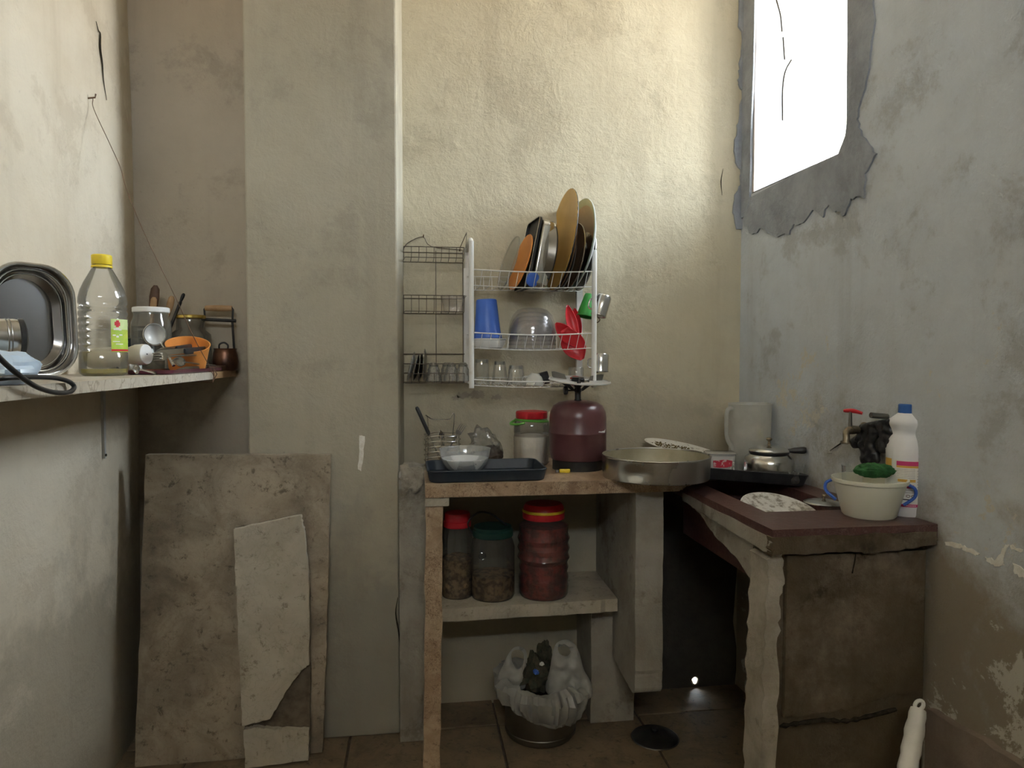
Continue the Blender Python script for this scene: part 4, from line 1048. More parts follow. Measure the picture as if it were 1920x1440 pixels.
def rect_tin(name, label, u_bot, hpx, wy, depth, tilt, mat, rimmat, cat, dent=0.):
    x = at(u_bot, 538, Y=YD).x; hh = hpx / 2 * mpp(Vector((x, YD, 1.5)))
    t = thing(name, label, cat, (x, YD, zt1), (0, math.radians(tilt), math.radians(6)))
    mm = Matrix.Translation((0, 0, hh)) @ Matrix.Rotation(PI / 2, 4, 'Y')
    b = MB(); n = 10
    lev = [(hh - .004, wy - .004, depth)] + [(hh, wy, depth * (1 - i / n)) for i in range(1, n + 1)]
    b.rrect(lev, .02); b.f.pop()
    b.xf(mm)
    if dent: b.v = [v + Vector((0, 1, 0)) * dent * noise.noise(v * 38) + Vector((0, 0, 1)) * dent * .5 * noise.noise(v * 30) for v in b.v]
    b.build('tin', mat, t, angle=20, solid=.0012)
    MB().tube([mm @ p for p in rr_path(hh, wy, .02, 0, 6)], .0016, 6, True).build('rim', rimmat, t)
rect_tin('oven_tray', 'thin black oven tray standing left of the steel cake tin', 974, 134, .085, .010, 12, M_BLACKM, M_STEEL, 'tray')
rect_tin('cake_tin', 'dented square steel cake tin on the top rack shelf', 986, 126, .088, .050, 10, M_STEEL, M_STEELD, 'cake tin', .006)
disc_thing('frying_pan', 'dark round steel pan beside the dented cake tin', 1014, 128, 8, [(0, .034), (.74, .034), (.90, .026), (.985, .004), (1., 0), (.98, 0), (.88, .022), (.72, .031), (0, .031)], M_STEELD, 'pan', rim=M_BLACKM)
disc_thing('serving_tray', 'large ochre round tray standing tallest on the top rack shelf', 1038, 190, 9, plate_p(.008, .85), M_OCHRE, 'tray', rim=M_BLACKM, yaw=4)
disc_thing('glass_platter', 'brown glass platter leaning on the ochre tray', 1044, 150, 9.5, plate_p(.010, .7), M_BROWNG, 'platter', rim=M_BROWNG, yaw=5)
disc_thing('black_plate', 'small black plate in front of the brown platter', 1049, 104, 12, plate_p(.010), M_BLACKM, rim=M_STEELD, Y=2.43)
disc_thing('pot_lid', 'medium brown glass plate before the grey green bowl', 1062, 126, 9, plate_p(.010), M_BROWNG, 'plate', rim=M_STEELD, yaw=9)
def green_ring(t, mm, R):
    MB().lathe([(R * .86, -.0046), (R * .97, .0005), (R * 1.002, .003), (R * 1.002, .0045), (R * .97, .0035), (R * .86, -.0025)], 48).xf(mm).build('green_rim', M_GREENR, t)
    MB().lathe([(0, -.0225), (R * .58, -.0225), (R * .86, -.0040), (R * .86, -.0030), (R * .57, -.0215), (0, -.0215)], 48).xf(mm).build('taupe_well', M_DISH, t)
disc_thing('enamel_bowl', 'large grey enamel bowl with green rim and taupe well', 1070, 172, 8.5, [(0, -.027), (.55, -.027), (.80, -.016), (.97, -.002), (1., 0), (1., .002), (.97, .0005), (.8, -.0135), (.56, -.0235), (0, -.0235)], M_GREYE, 'bowl', yaw=8, extra=green_ring)
def slot(t, mm, R):
    for s in (-1,):
        pts = [mm @ Vector((R * (.30 + .0 * k) + .011 * math.cos(k * PI / 8), -R * .55 + .004 * math.sin(k * PI / 8), .0215)) for k in range(16)]
        MB().tube(pts, .0018, 6, True).build('slot_edge', M_STEEL, t)
disc_thing('steel_dish', 'dark steel dish at the right end of the top rack shelf', 1086, 118, 9, [(0, .022), (.6, .022), (.92, .006), (1., 0), (1., -.002), (.9, .003), (.58, .0195), (0, .0195)], M_STEELD, 'dish', yaw=6, rim=M_STEEL, extra=slot)
# small blue plastic disc of unknown use, low among the tins
p = at(998, 512, Y=2.375)
t = thing('plastic_disc', 'small blue plastic disc wedged low before the cake tin', 'saucer', (p.x, 2.37, zt1 + .003), (math.radians(12), 0, .3))
mm = Matrix.Translation((0, 0, .024)) @ Matrix.Rotation(PI / 2, 4, 'X')
MB().lathe([(0, .004), (.020, .004), (.0235, .002), (.024, -.004), (.022, -.004), (.0215, .001), (0, .002)], 32).xf(mm).build('disc', M_BLUE, t)
MB().lathe([(.0238, -.004), (.0252, -.003), (.0252, -.001), (.0238, 0)], 32).xf(mm).build('lip', M_BLUE, t)

# middle shelf ------------------------------------------------------------
zt2 = TB[1][1] - .004
# white colander upside-down-ish under the blue jug
p = at(919, 640, Y=2.43)
t = thing('colander', 'white plastic colander with slotted base under the blue jug', 'colander', (p.x - .004, 2.43, zt2 + .001))
R = .056
MB().lathe([(R * .55, .0), (R * .8, .004), (R * .97, .018), (R, .030), (R * 1.06, .032), (R * 1.06, .034), (R * .99, .034)], 48).build('wall', M_WHITE, t, solid=.0018)
for k in range(24):
    a = 2 * PI * k / 24; MB().tube([(R * .30 * math.cos(a), R * .30 * math.sin(a), -.0006), (R * .58 * math.cos(a), R * .58 * math.sin(a), .0006), (R * .82 * math.cos(a), R * .82 * math.sin(a), .0066)], .0013, 5).build('spoke', M_WHITE, t)
MB().lathe([(0, -.001), (R * .31, -.001), (R * .31, .001), (0, .001)], 24).build('hub', M_WHITE, t)
zc = zt2 + .036
# blue jug turned over, mouth down
pt, pbm = at(914, 562, Y=2.43), at(919, 622, Y=2.43)
hj = pt.z - zc
t = thing('blue_jug', 'blue plastic measuring jug upside down beside the white rack post', 'jug', (p.x - .008, 2.43, zc), (0, math.radians(-2), 0))
ca = math.atan2(-2.43, -(p.x)) + .62
def spout(a, z):
    d = (a - ca + PI) % (2 * PI) - PI
    k = max(0, 1 - z / .028)
    return 1 + .22 * k * math.exp(-(d / .22) ** 2)
MB().lathe([(.0485, 0), (.0475, .004), (.0455, .016), (.0430, .03), (.0345, hj - .004), (.0325, hj), (0, hj)], 64, fn=spout).build('body', M_BLUE, t, angle=30, solid=.0016)
MB().tube(smooth_path([(.012, .042, .02), (.016, .066, .028), (.016, .064, hj * .75), (.010, .036, hj * .82)], 5), .0055, 8).build('handle', M_BLUE, t)
MB().lathe([(.0490, 0), (.0505, .0015), (.0490, .003)], 64, fn=spout).build('lip', M_BLUE, t)
# clear bowls nested upside down
p = at(999, 650, Y=2.44); R0 = 45 * mpp(p)
for k, lab in enumerate(('outermost clear plastic bowl of the upturned nested stack', 'second clear plastic bowl inside the upturned stack', 'third clear plastic bowl inside the upturned stack', 'innermost clear plastic bowl of the upturned stack')):
    t = thing('clear_bowl', lab, 'bowl', (p.x - .002, 2.44, zt2 + .001 + (.0135 * (3 - k))), (0, 0, k * .7), group='nested clear bowls on the middle rack shelf')
    R = R0 * (1 - .012 * k); H_ = .122
    MB().lathe([(R, 0), (R * 1.0, .004), (R * .985, .03), (R * .92, .055), (R * .80, .078), (R * .62, .094), (R * .42, .100), (0, .101)], 56).build('shell', M_BOWLP, t, angle=60)
    MB().lathe([(R, 0), (R * 1.015, .0012), (R * 1.015, .003), (R, .004)], 56).build('rim', M_BOWLP, t)
# red scoops
def scoop(label, p0, p1, W, roll, cup):
    d = p1 - p0; L = d.length
    t = thing('red_scoop', label, 'scoop', p0, group='red plastic scoops on the middle rack shelf')
    zax = d.normalized(); yv = (EYE - p0).normalized(); yv = (yv - zax * yv.dot(zax)).normalized(); xv = yv.cross(zax)
    M_ = Matrix((xv, yv, zax)).transposed().to_4x4() @ Matrix.Rotation(roll, 4, 'Z')
    vs, fs = [], []; n, mj = 14, 16
    for j in range(mj + 1):
        tt = j / mj; w_ = W * (math.sin(PI * (.12 + .86 * tt) ** 1.15)) ** .8
        for i in range(n + 1):
            s_ = 2 * i / n - 1; a = s_ * 1.25
            vs.append(M_ @ Vector((w_ * math.sin(a) / math.sin(1.25), -cup * (math.cos(a) - .3) * (w_ / W), L * tt)))
    for j in range(mj):
        for i in range(n): fs.append((j * (n + 1) + i, j * (n + 1) + i + 1, (j + 1) * (n + 1) + i + 1, (j + 1) * (n + 1) + i))
    MB().add(vs, fs).build('shell', M_RED, t, solid=.0022)
    MB().tube([M_ @ Vector((0, -cup * .7 * .5, L * .05)), M_ @ Vector((0, -cup * .9, L * .5)), M_ @ Vector((0, -cup * .5, L * .95))], [.002, .0028, .0015], 6).build('rib', M_RED, t)
scoop('tallest red plastic scoop pointing up on the rack', at(1082, 640, Y=2.42), at(1064, 572, Y=2.44), .021, .5, .020)
scoop('red plastic scoop leaning right behind the tallest one', at(1084, 640, Y=2.45), at(1077, 578, Y=2.46), .020, -.5, .020)
scoop('red plastic scoop opening to the left toward the clear bowls', at(1084, 648, Y=2.41), at(1042, 606, Y=2.41), .026, .2, .022)
scoop('wide red plastic scoop hanging lowest over the bottom shelf', at(1058, 618, Y=2.40), at(1092, 674, Y=2.40), .040, 0., .026)

# bottom shelf ------------------------------------------------------------
zt3 = TB[2][1] - .004
def tumbler(label, u, wpx, hpx, Y=2.42, flut=0, kind='tumbler', taper=.86, mat=M_GLASS):
    p = at(u, 715, Y=Y); m = mpp(p); R = wpx / 2 * m; H = hpx * m
    t = thing(kind, label, 'glass', (p.x, Y, zt3))
    fn = (lambda a, z: 1 + .03 * math.cos(flut * a)) if flut else None
    MB().lathe([(R, 0), (R * .99, .003), (R * (1 + taper) / 2, H * .5), (R * taper, H - .006), (R * taper * .9, H), (0, H - .001)], 40, fn=fn).build('glass', mat, t, angle=30)
    MB().lathe([(R * taper * .86, H - .013), (R * taper * .88, H - .003), (0, H - .003), (0, H - .013)], 30).build('base', M_GLASSD, t)
    return t
tumbler('straight glass tumbler upside down against the white rack post', 903, 30, 50, taper=.9)
tumbler('tall glass tumbler upside down, second from the rack post', 937, 32, 46, taper=.68)
tumbler('fluted glass tumbler upside down beside the white cup', 968, 34, 38, flut=10, taper=.8, mat=M_CRYSTAL)
p = at(1001, 715, Y=2.42); m = mpp(p)
t = thing('white_cup', 'white ceramic cup turned upside down beside the fluted glass', 'cup', (p.x, 2.42, zt3), (0, .12, 0))
MB().lathe([(.033, 0), (.0335, .004), (.031, .018), (.024, .032), (.016, .038), (.015, .042), (0, .041)], 40).build('bowl', pm('ceramic_white', (.70, .69, .63), (.6, .59, .53), 8, .25), t)
MB().tube(smooth_path([(-.030, -.006, .008), (-.044, -.010, .012), (-.042, -.010, .024), (-.026, -.006, .028)], 5), .003, 8).build('handle', MATS['ceramic_white'], t)
p = at(1022, 712, Y=2.45)
t = thing('black_cup', 'black cup lying on its side behind the white cup', 'cup', (p.x - .01, 2.45, zt3 + .023), (0, math.radians(78), -.3))
MB().lathe([(0, -.02), (.016, -.02), (.021, -.012), (.0225, .022), (.0205, .022), (.018, -.01), (0, -.016)], 32).build('bowl', M_BLACKP, t)
MB().tube(smooth_path([(0, .021, -.008), (0, .034, -.006), (0, .034, .012), (0, .021, .014)], 4), .0028, 6).build('handle', M_BLACKP, t)
# upturned jar with tomato on the bottom shelf
p = at(1080, 706, Y=2.43)
t = thing('upturned_jar', 'small glass jar upside down behind the gas burner plate', 'jar', (p.x, 2.43, zt3))
MB().lathe([(.0225, 0), (.023, .006), (.027, .014), (.027, .058), (.024, .062), (0, .060)], 36).build('glass', M_GLASS, t, angle=50)
MB().lathe([(.0232, .002), (.0246, .0035), (.0232, .005)], 36).build('thread', M_GLASS, t)
pt_ = at(1079, 700, Y=2.375)
t = thing('tomato', 'shiny red tomato behind the gas burner plate', 'tomato', (pt_.x, 2.375, zt3))
MB().lathe([(0, .002), (.010, 0), (.018, .006), (.0205, .016), (.0185, .027), (.010, .033), (.003, .031), (0, .030)], 32, fn=lambda a, z: 1 + .025 * math.cos(5 * a)).build('fruit', M_TOMATO, t)
b = MB()
for k in range(5):
    a = 2 * PI * k / 5; b.prism([(0, -.0015), (.008, -.001), (.011, 0), (.008, .001), (0, .0015)], lambda u_, w_, d_: (u_ * math.cos(a) - w_ * math.sin(a), u_ * math.sin(a) + w_ * math.cos(a), .0315 + d_ - u_ * u_ * 12), 0, .0008)
b.build('calyx', M_GREEN, t, smooth=False)
# mugs hanging on the right side of the rack
def mug(label, c, R, H, axis, mat, name='steel_mug', handle_dir=(0, -1, 0), cat='mug', wavy=False, tp=1.):
    ax = Vector(axis).normalized(); q = ax.to_track_quat('Z', 'Y')
    t = thing(name, label, cat, c, q.to_euler())
    fn = (lambda a, z: 1 + .05 * math.sin(z * 300)) if wavy else None
    MB().lathe([(0, H), (R * .86 * tp, H), (R * tp, H - .006), (R * (1 + tp) / 2, H * .5), (R * 1.0, .003), (R * 1.04, 0)], 40, fn=fn).build('body', mat, t, angle=35, solid=.0014)
    MB().lathe([(R * 1.03, -.001), (R * 1.06, 0), (R * 1.03, .0015)], 40).build('rim', mat, t)
    hd = q.inverted() @ Vector(handle_dir); hd.z = 0; hd.normalize()
    MB().tube(smooth_path([hd * R + Vector((0, 0, H * .2)), hd * (R + .016) + Vector((0, 0, H * .28)), hd * (R + .016) + Vector((0, 0, H * .65)), hd * R + Vector((0, 0, H * .75))], 5), .0028, 8).build('handle', mat, t)
mug('steel mug hanging tilted from the upper hook of the rack', at(1122, 592, Y=2.37), .0255, .072, (.30, .05, .95), M_STEEL, handle_dir=(-1, .1, 0))
mug('steel mug hanging straight from the lower hook of the rack', at(1126, 697, Y=2.385), .0265, .062, (.03, .02, 1), M_STEEL, handle_dir=(-1, .2, 0))
mug('green wavy plastic cup hanging upside down behind the right rack post', at(1097, 594, Y=2.46), .029, .082, (.22, .1, .97), M_GREEN, 'green_cup', handle_dir=(.3, 1, 0), cat='cup', wavy=True, tp=.62)

# ================================================================== ON THE WORKTOP
# navy tray
ty0, ty1 = 2.092, 2.325
txa, txb = at(801, 905, Y=ty0).x, at(1027, 903, Y=ty0).x
tcx, tcy = (txa + txb) / 2, (ty0 + ty1) / 2; thx, thy = (txb - txa) / 2, (ty1 - ty0) / 2
t = thing('serving_tray', 'dark navy rectangular tray at the left of the worktop', 'tray', (tcx, tcy, CT), (0, 0, .01))
MB().rrect([(thx - .010, thy - .010, 0), (thx - .006, thy - .006, .003), (thx, thy, .034), (thx - .004, thy - .004, .034), (thx - .010, thy - .010, .006), (.01, .01, .005)], .028).build('tray', M_NAVY, t)
MB().tube(rr_path(thx - .001, thy - .001, .028, .034), .0028, 8, True).build('lip', M_NAVY, t)
b = MB(); rnd = random.Random(5)
for k in range(26):
    a, r = rnd.uniform(0, 6.28), rnd.uniform(.0, .05); c = Vector((thx * .35 + r * 1.4 * math.cos(a), -.02 + r * math.sin(a), .0063))
    b.lathe([(0, rnd.uniform(.0006, .0016)), (rnd.uniform(.001, .003), 0)], 6, c=c)
t2 = b.build('flour_crumbs', M_FLOUR, t); t2['kind'] = 'stuff'
# glass bowl of flour
c, R = stand(872, 889, CT + .007, 62); R = 48.5 * mpp(c)
t = thing('mixing_bowl', 'glass mixing bowl with white flour standing in the navy tray', 'bowl', c)
MB().lathe([(0, .003), (R * .60, .001), (R * .70, .006), (R * .85, .028), (R * .95, .055), (R * .985, .072), (R * 1.0, .074), (R * .975, .074), (R * .94, .056), (R * .835, .030), (R * .67, .009), (0, .006)], 56).build('glass', M_DUSTG, t, angle=60)
MB().lathe([(0, .0065), (R * .66, .0095), (R * .83, .030), (R * .89, .043), (R * .6, .046), (R * .3, .039), (0, .042)], 48, fn=lambda a, z: 1 + .02 * math.sin(5 * a)).build('flour', M_FLOUR, t)
# wire utensil holder
c = at(829, 862, Z=CT); c = onY(829, 2.425, CT); R = 34 * mpp(c)
t = thing('utensil_holder', 'round wire utensil holder with a hanging loop by the pier', 'utensil holder', c)
b = MB()
for k in range(7):
    z = .004 + k * .0175; b.tube([(R * math.cos(a * PI / 14), R * math.sin(a * PI / 14), z + .002 * math.sin(a)) for a in range(28)], .0017, 6, True)
b.build('rings', M_STEEL, t)
for k in range(6):
    a = 2 * PI * k / 6 + .4; MB().tube([(R * math.cos(a), R * math.sin(a), 0), (R * math.cos(a), R * math.sin(a), .112)], .0018, 6).build('upright', M_STEEL, t)
b = MB()
for k in range(5): b.tube([(-R * .8, -R * .6 + k * R * .3, .004), (R * .8, -R * .6 + k * R * .3, .004)], .0012, 5)
b.build('base_grid', M_STEEL, t)
MB().tube(smooth_path([(-R * .75, R * .7, .10), (-R * .8, R * .75, .160), (-R * .9, R * .75, .172), (-R * .55, R * .75, .158), (0, R * .8, .156), (R * .45, R * .75, .158), (R * .62, R * .75, .178), (R * .7, R * .75, .165), (R * .6, R * .75, .10)], 5), .0017, 6).build('hanging_loop', M_STEEL, t)
ub = c + Vector((.0, 0, .008))
a = at(781, 763, Y=2.40)
d = a - ub; tt = thing('spatula', 'black handled spatula standing tilted left in the wire holder', 'spatula', ub, d.to_track_quat('Z', 'X').to_euler()); L = d.length
MB().rrect([(.004, .006, L * .52), (.006, .0075, L * .56), (.006, .0075, L * .97), (.004, .005, L)], .004, seg=3).build('handle', M_BLACKP, tt)
MB().prism([(-.018, 0), (.018, 0), (.016, L * .2), (.004, L * .34), (.003, L * .53), (-.003, L * .53), (-.004, L * .34), (-.016, L * .2)], lambda u_, w_, d_: (d_, u_, w_), -.0007, .0007).build('blade', M_STEEL, tt, smooth=False)
fork('dark fork sticking out to the right of the wire holder', ub + Vector((-.01, 0, .0)), at(869, 796, Y=2.41), mat=M_STEELD)
fork('steel spoon standing in the middle of the wire holder', ub + Vector((.008, .01, 0)), at(826, 806, Y=2.42), True, 'spoon')
MB()
# clear bag with dark contents
c = at(912, 862, Z=CT); c = Vector((c.x + .0, 2.475, CT))
t = thing('food_bag', 'clear plastic bag of dark dried food against the back wall', 'plastic bag', c)
def blob(sx, sy, sz, k1, f1, seed, cz=None, n1=36, n2=20):
    vs, fs = [], []
    for j in range(n2 + 1):
        for i in range(n1):
            a = 2 * PI * i / n1; e = PI * j / n2; v = Vector((math.sin(e) * math.cos(a), math.sin(e) * math.sin(a), math.cos(e)))
            k = 1 + k1 * noise.noise(v * f1 + Vector((seed, 0, 0))) + k1 * .5 * noise.noise(v * f1 * 2.7 + Vector((0, seed, 0)))
            vs.append(Vector((v.x * sx * k, v.y * sy * k, max(0.0005, (cz or sz) + v.z * sz * k))))
    for j in range(n2):
        for i in range(n1): fs.append((j * n1 + i, j * n1 + (i + 1) % n1, (j + 1) * n1 + (i + 1) % n1, (j + 1) * n1 + i))
    return MB().add(vs, fs)
MB.__init__
b = blob(.036, .034, .030, .25, 2.5, 3); b.v = [v + Vector((.012, 0, 0)) for v in b.v]; b.build('contents', M_DARKFOOD, t, angle=60)
b = blob(.052, .045, .062, .35, 2.2, 9); b.v = [v + Vector((-.012 - (v.z - .06) * .25, 0, .0)) for v in b.v]; b.build('film', M_FILM, t, angle=30)
# sugar jar
c, R = stand(997, 866, CT, 67); c = onY(997, 2.44, CT); R = 33.5 * mpp(c); Hj = .185
t = thing('sugar_jar', 'clear plastic jar of pale sugar with red lid and green band', 'jar', c)
MB().lathe([(0, .003), (R * .9, 0), (R, .008), (R * .97, .016), (R, .024), (R, .100), (R * .965, .106), (R, .112), (R, .130), (R * .96, .145), (R * .86, .156), (R * .84, .166)], 48).build('jar', M_PET, t, angle=50)
MB().lathe([(0, .004), (R * .88, .003), (R * .97, .01), (R * .965, .098), (R * .5, .104), (0, .098)], 40).build('sugar', M_SUGAR, t)
MB().lathe([(R * .86, .160), (R * .885, .162), (R * .885, .182), (R * .84, .185), (0, .184)], 48, fn=lambda a, z: 1 + .008 * math.cos(36 * a)).build('lid', M_RED, t)
b = MB()
b.tube([(R * .90 * math.cos(a * PI / 16), R * .90 * math.sin(a * PI / 16), .152 - .004 * math.cos(a * PI / 16 - .5)) for a in range(32)], .0042, 8, True)
b.tube(smooth_path([(-R * .5, -R * .78, .148), (-R * .9, -R * .7, .143), (-R * 1.22, -R * .35, .143), (-R * 1.1, .0, .148), (-R * .86, R * .2, .153)], 6), .0040, 8)
b.build('green_band', M_GREENB, t)
# lighter
p = at(1056, 886, Z=CT)
t = thing('lighter', 'small yellow lighter lying before the gas cylinder', 'lighter', (p.x, p.y, CT), (0, 0, -.15))
MB().rrect([(.0165, .005, .0), (.0175, .006, .002), (.0175, .006, .009), (.0165, .005, .011)], .004, c=(.005, 0, 0)).build('body', M_YELLOW, t)
MB().rrect([(.006, .0045, .001), (.006, .005, .009)], .002, c=(-.019, 0, 0), seg=3).build('metal_head', M_STEELD, t)

# gas cylinder with burner
c, R = stand(1083, 886, CT, 100); R = 53 * mpp(c)
m = mpp(c)
t = thing('gas_cylinder', 'maroon gas cylinder standing on the worktop', 'gas cylinder', c)
Hb = (884 - 758) * m
MB().lathe([(0, .030), (R * .72, .024), (R * .93, .034), (R * .985, .05), (R, .065), (R, .118), (R * 1.012, .120), (R * 1.012, .124), (R, .126), (R, Hb - .055), (R * .97, Hb - .034), (R * .86, Hb - .014), (R * .66, Hb - .003), (R * .38, Hb + .002), (R * .22, Hb + .002), (0, Hb + .002)], 64).build('tank', M_CYL, t)
MB().lathe([(R * .86, 0), (R * .89, 0), (R * .89, .034), (R * .86, .034)], 56).build('foot_ring', M_BLACKM, t)
MB().lathe([(0, Hb), (.011, Hb), (.012, Hb + .004), (.010, Hb + .008), (.010, Hb + .030), (.012, Hb + .032), (.012, Hb + .042), (.008, Hb + .046), (.007, Hb + .075)], 24).build('valve_stem', M_BLACKM, t)
sc_ = at(1128, 815, Y=c.y - .06)
sheet(ragged([(a, z) for a, z in ((.55, .128), (.95, .124), (1.02, .136), (.9, .131), (.6, .132))], .002, 3, seed=3), lambda a, z, d: Vector((R * 1.002 * math.cos(-PI / 2 + a) , R * 1.002 * math.sin(-PI / 2 + a), z)) * 1 + Vector((math.cos(-PI / 2 + a), math.sin(-PI / 2 + a), 0)) * d, .0006).build('paint_scratch', M_WHITE, t)
kz = Hb + .036
MB().tube([(-.008, 0, kz), (-.038, -.002, kz)], .0025, 8).build('knob_spindle', M_BLACKM, t)
MB().lathe([(0, 0), (.012, 0), (.0135, .003), (.0135, .010), (.011, .013), (0, .013)], 24, fn=lambda a, z: 1 + .05 * math.cos(12 * a)).xf(Matrix.Translation((-.036, -.002, kz)) @ Matrix.Rotation(-PI / 2, 4, 'Y')).build('knob', M_BLACKP, t)
# burner head
pz = at(1087, 714, Y=c.y).z; Rg = 57 * m
br = thing('gas_burner', 'round steel burner plate with pan supports on top of the gas cylinder', 'gas burner', (c.x, c.y, c.z + Hb + .046))
BO = Vector((c.x, c.y, c.z + Hb + .046)); dz = pz - BO.z
tl = Matrix.Translation((0, 0, dz)) @ Matrix.Rotation(math.radians(6), 4, 'X') @ Matrix.Rotation(math.radians(2.5), 4, 'Y') @ Matrix.Translation((0, 0, -dz))
MB().lathe([(Rg * .34, dz - .002), (Rg * .9, dz - .003), (Rg, dz), (Rg, dz + .002), (Rg * .9, dz - .001), (Rg * .34, dz)], 56, c=(.006, 0, 0)).xf(tl).build('plate', pm('burner_plate_grey', (.58, .57, .54), (.44, .42, .38), 14, .42, .35), br)
MB().tube([(.006 + Rg * math.cos(a * PI / 24), Rg * math.sin(a * PI / 24), dz + .001) for a in range(48)], .0028, 6, True).xf(tl).build('plate_rim', MATS['burner_plate_grey'], br)
MB().lathe([(.007, -.006), (.016, dz - .012), (.022, dz - .004), (.022, dz + .006), (.018, dz + .010), (0, dz + .011)], 32).build('burner_cup', M_BLACKM, br)
MB().lathe([(.0215, dz + .010), (.0225, dz + .012), (.019, dz + .0145), (0, dz + .015)], 32, fn=lambda a, z: 1 + .03 * math.cos(24 * a)).build('flame_cap', M_STEELD, br)
for k in range(3):
    a = 2 * PI * k / 3 + .35; ca_, sa_ = math.cos(a), math.sin(a)
    MB().prism([(.010, -.012), (.016, -.012), (Rg * .60, dz - .008), (Rg * .60, dz - .001), (Rg * .46, dz - .001)], lambda u_, w_, d_: (u_ * ca_ - d_ * sa_, u_ * sa_ + d_ * ca_, w_), -.006, .006).build('strut', M_BLACKM, br, smooth=False)
    MB().prism([(Rg * .42, dz + .001), (Rg * .96, dz + .001), (Rg * 1.0, dz + .020), (Rg * .90, dz + .022), (Rg * .5, dz + .016)], lambda u_, w_, d_: (u_ * ca_ - d_ * sa_, u_ * sa_ + d_ * ca_, w_), -.0012, .0012).xf(tl).build('pan_support', M_STEELD, br, smooth=False)

# big dented aluminium pan
c, R = stand(1229, 911, CT, 197); m = mpp(c); R = 100 * m; Hp = .068
t = thing('round_pan', 'large dented aluminium round pan overhanging the worktop corner', 'pan', c)
n = 96; zl = [0, .002, .012, .024, .036, .048, .060, Hp]
da = math.atan2(-c.y, -c.x)
def dent(a, z):
    d = (a - (da - .38) + PI) % (2 * PI) - PI
    q = math.exp(-(d / .20) ** 2) * math.exp(-((z - .030) / .020) ** 2)
    d2 = (a - (da + .55) + PI) % (2 * PI) - PI
    return 1 - .075 * q - .006 * math.exp(-(d2 / .1) ** 2) * math.exp(-((z - .01) / .012) ** 2)
MB().lathe([(0, 0), (R * .5, 0), (R * .975, 0), (R * .985, .003)] + [(R * (.985 + .015 * z / Hp), z) for z in [.003 + (Hp - .003) * i / 16 for i in range(1, 17)]], 120, fn=dent).build('wall', M_ALU, t, angle=25)
MB().lathe([(0, .003), (R * .965, .003)] + [(R * (.97 + .014 * z / Hp), z) for z in [.005 + (Hp - .006) * i / 12 for i in range(13)]], 120, fn=dent).build('inside', M_INNER, t, angle=40)
MB().tube([(R * .995 * math.cos(a * PI / 40), R * .995 * math.sin(a * PI / 40), Hp) for a in range(80)], .0028, 8, True).build('rolled_rim', M_ALU, t)
# speckled plate with herbs behind the pan
p = at(1277, 839, Y=2.455)
R = 70 * mpp(p)
t = thing('herb_plate', 'white plate of dark herb crumbs tilted behind the aluminium pan', 'plate', p, (math.radians(6), math.radians(10), 0))
MB().lathe([(0, -.010), (R * .6, -.010), (R * .95, -.001), (R, 0), (R, .002), (R * .94, .002), (R * .6, -.0075), (0, -.0075)], 56, ey=.85).build('plate', M_SPECK, t)
b = MB(); rnd = random.Random(8)
for k in range(170):
    a, r = rnd.uniform(0, 6.28), rnd.uniform(.0, 1) ** .5 * R * .62
    x_, y_ = r * math.cos(a) - R * .18, r * math.sin(a) * .8; s_ = rnd.uniform(.0015, .004)
    b.lathe([(0, s_), (s_ * .9, s_ * .4), (s_, -.001)], 6, c=(x_, y_, -.0072 + rnd.uniform(0, .005) * max(0, 1 - abs(x_ + R * .3) / R)), a0=rnd.uniform(0, 1), a1=rnd.uniform(0, 1) + 2 * PI if False else 2 * PI + 0.0) if False else b.lathe([(0, s_), (s_ * .9, s_ * .4), (s_, -.001)], 6, c=(x_, y_, -.0072 + rnd.uniform(0, .005)))
o = b.build('herb_crumbs', M_HERB, t); o['kind'] = 'stuff'

# ================================================================== BACK OF THE SINK SLAB
# black tray
q0 = at(1322, 904, Z=SK); q1 = at(1532, 922, Z=SK)
q0 = Vector((.965, 2.285, SK)); q1 = Vector((1.205, 2.16, SK))
d = (q1 - q0); L = .30; ang_ = math.atan2(d.y, d.x)
nrm = Vector((-math.sin(ang_), math.cos(ang_), 0)); ctr_ = Vector((1.035, 2.355, SK))
TILT = math.radians(5.4); ctr_ = Vector((1.046, 2.25, SK + .0185)); def_z = None
t = thing('drainer_tray', 'black rectangular tray under the teapot behind the sink', 'tray', ctr_, (0, TILT, 0))
MB().rrect([(.160, .175, 0), (.165, .18, .003), (.173, .188, .036), (.169, .184, .036), (.160, .175, .006), (.01, .01, .005)], .02).build('tray', M_BLACKP, t)
MB().tube(rr_path(.172, .187, .02, .036), .0026, 8, True).build('lip', M_BLACKP, t)
def trz(x): return SK + .0185 + .0075 - (x - 1.046) * math.tan(TILT)
def onT(u, Y):
    q = onY(u, Y, 0); q.z = trz(q.x); return q
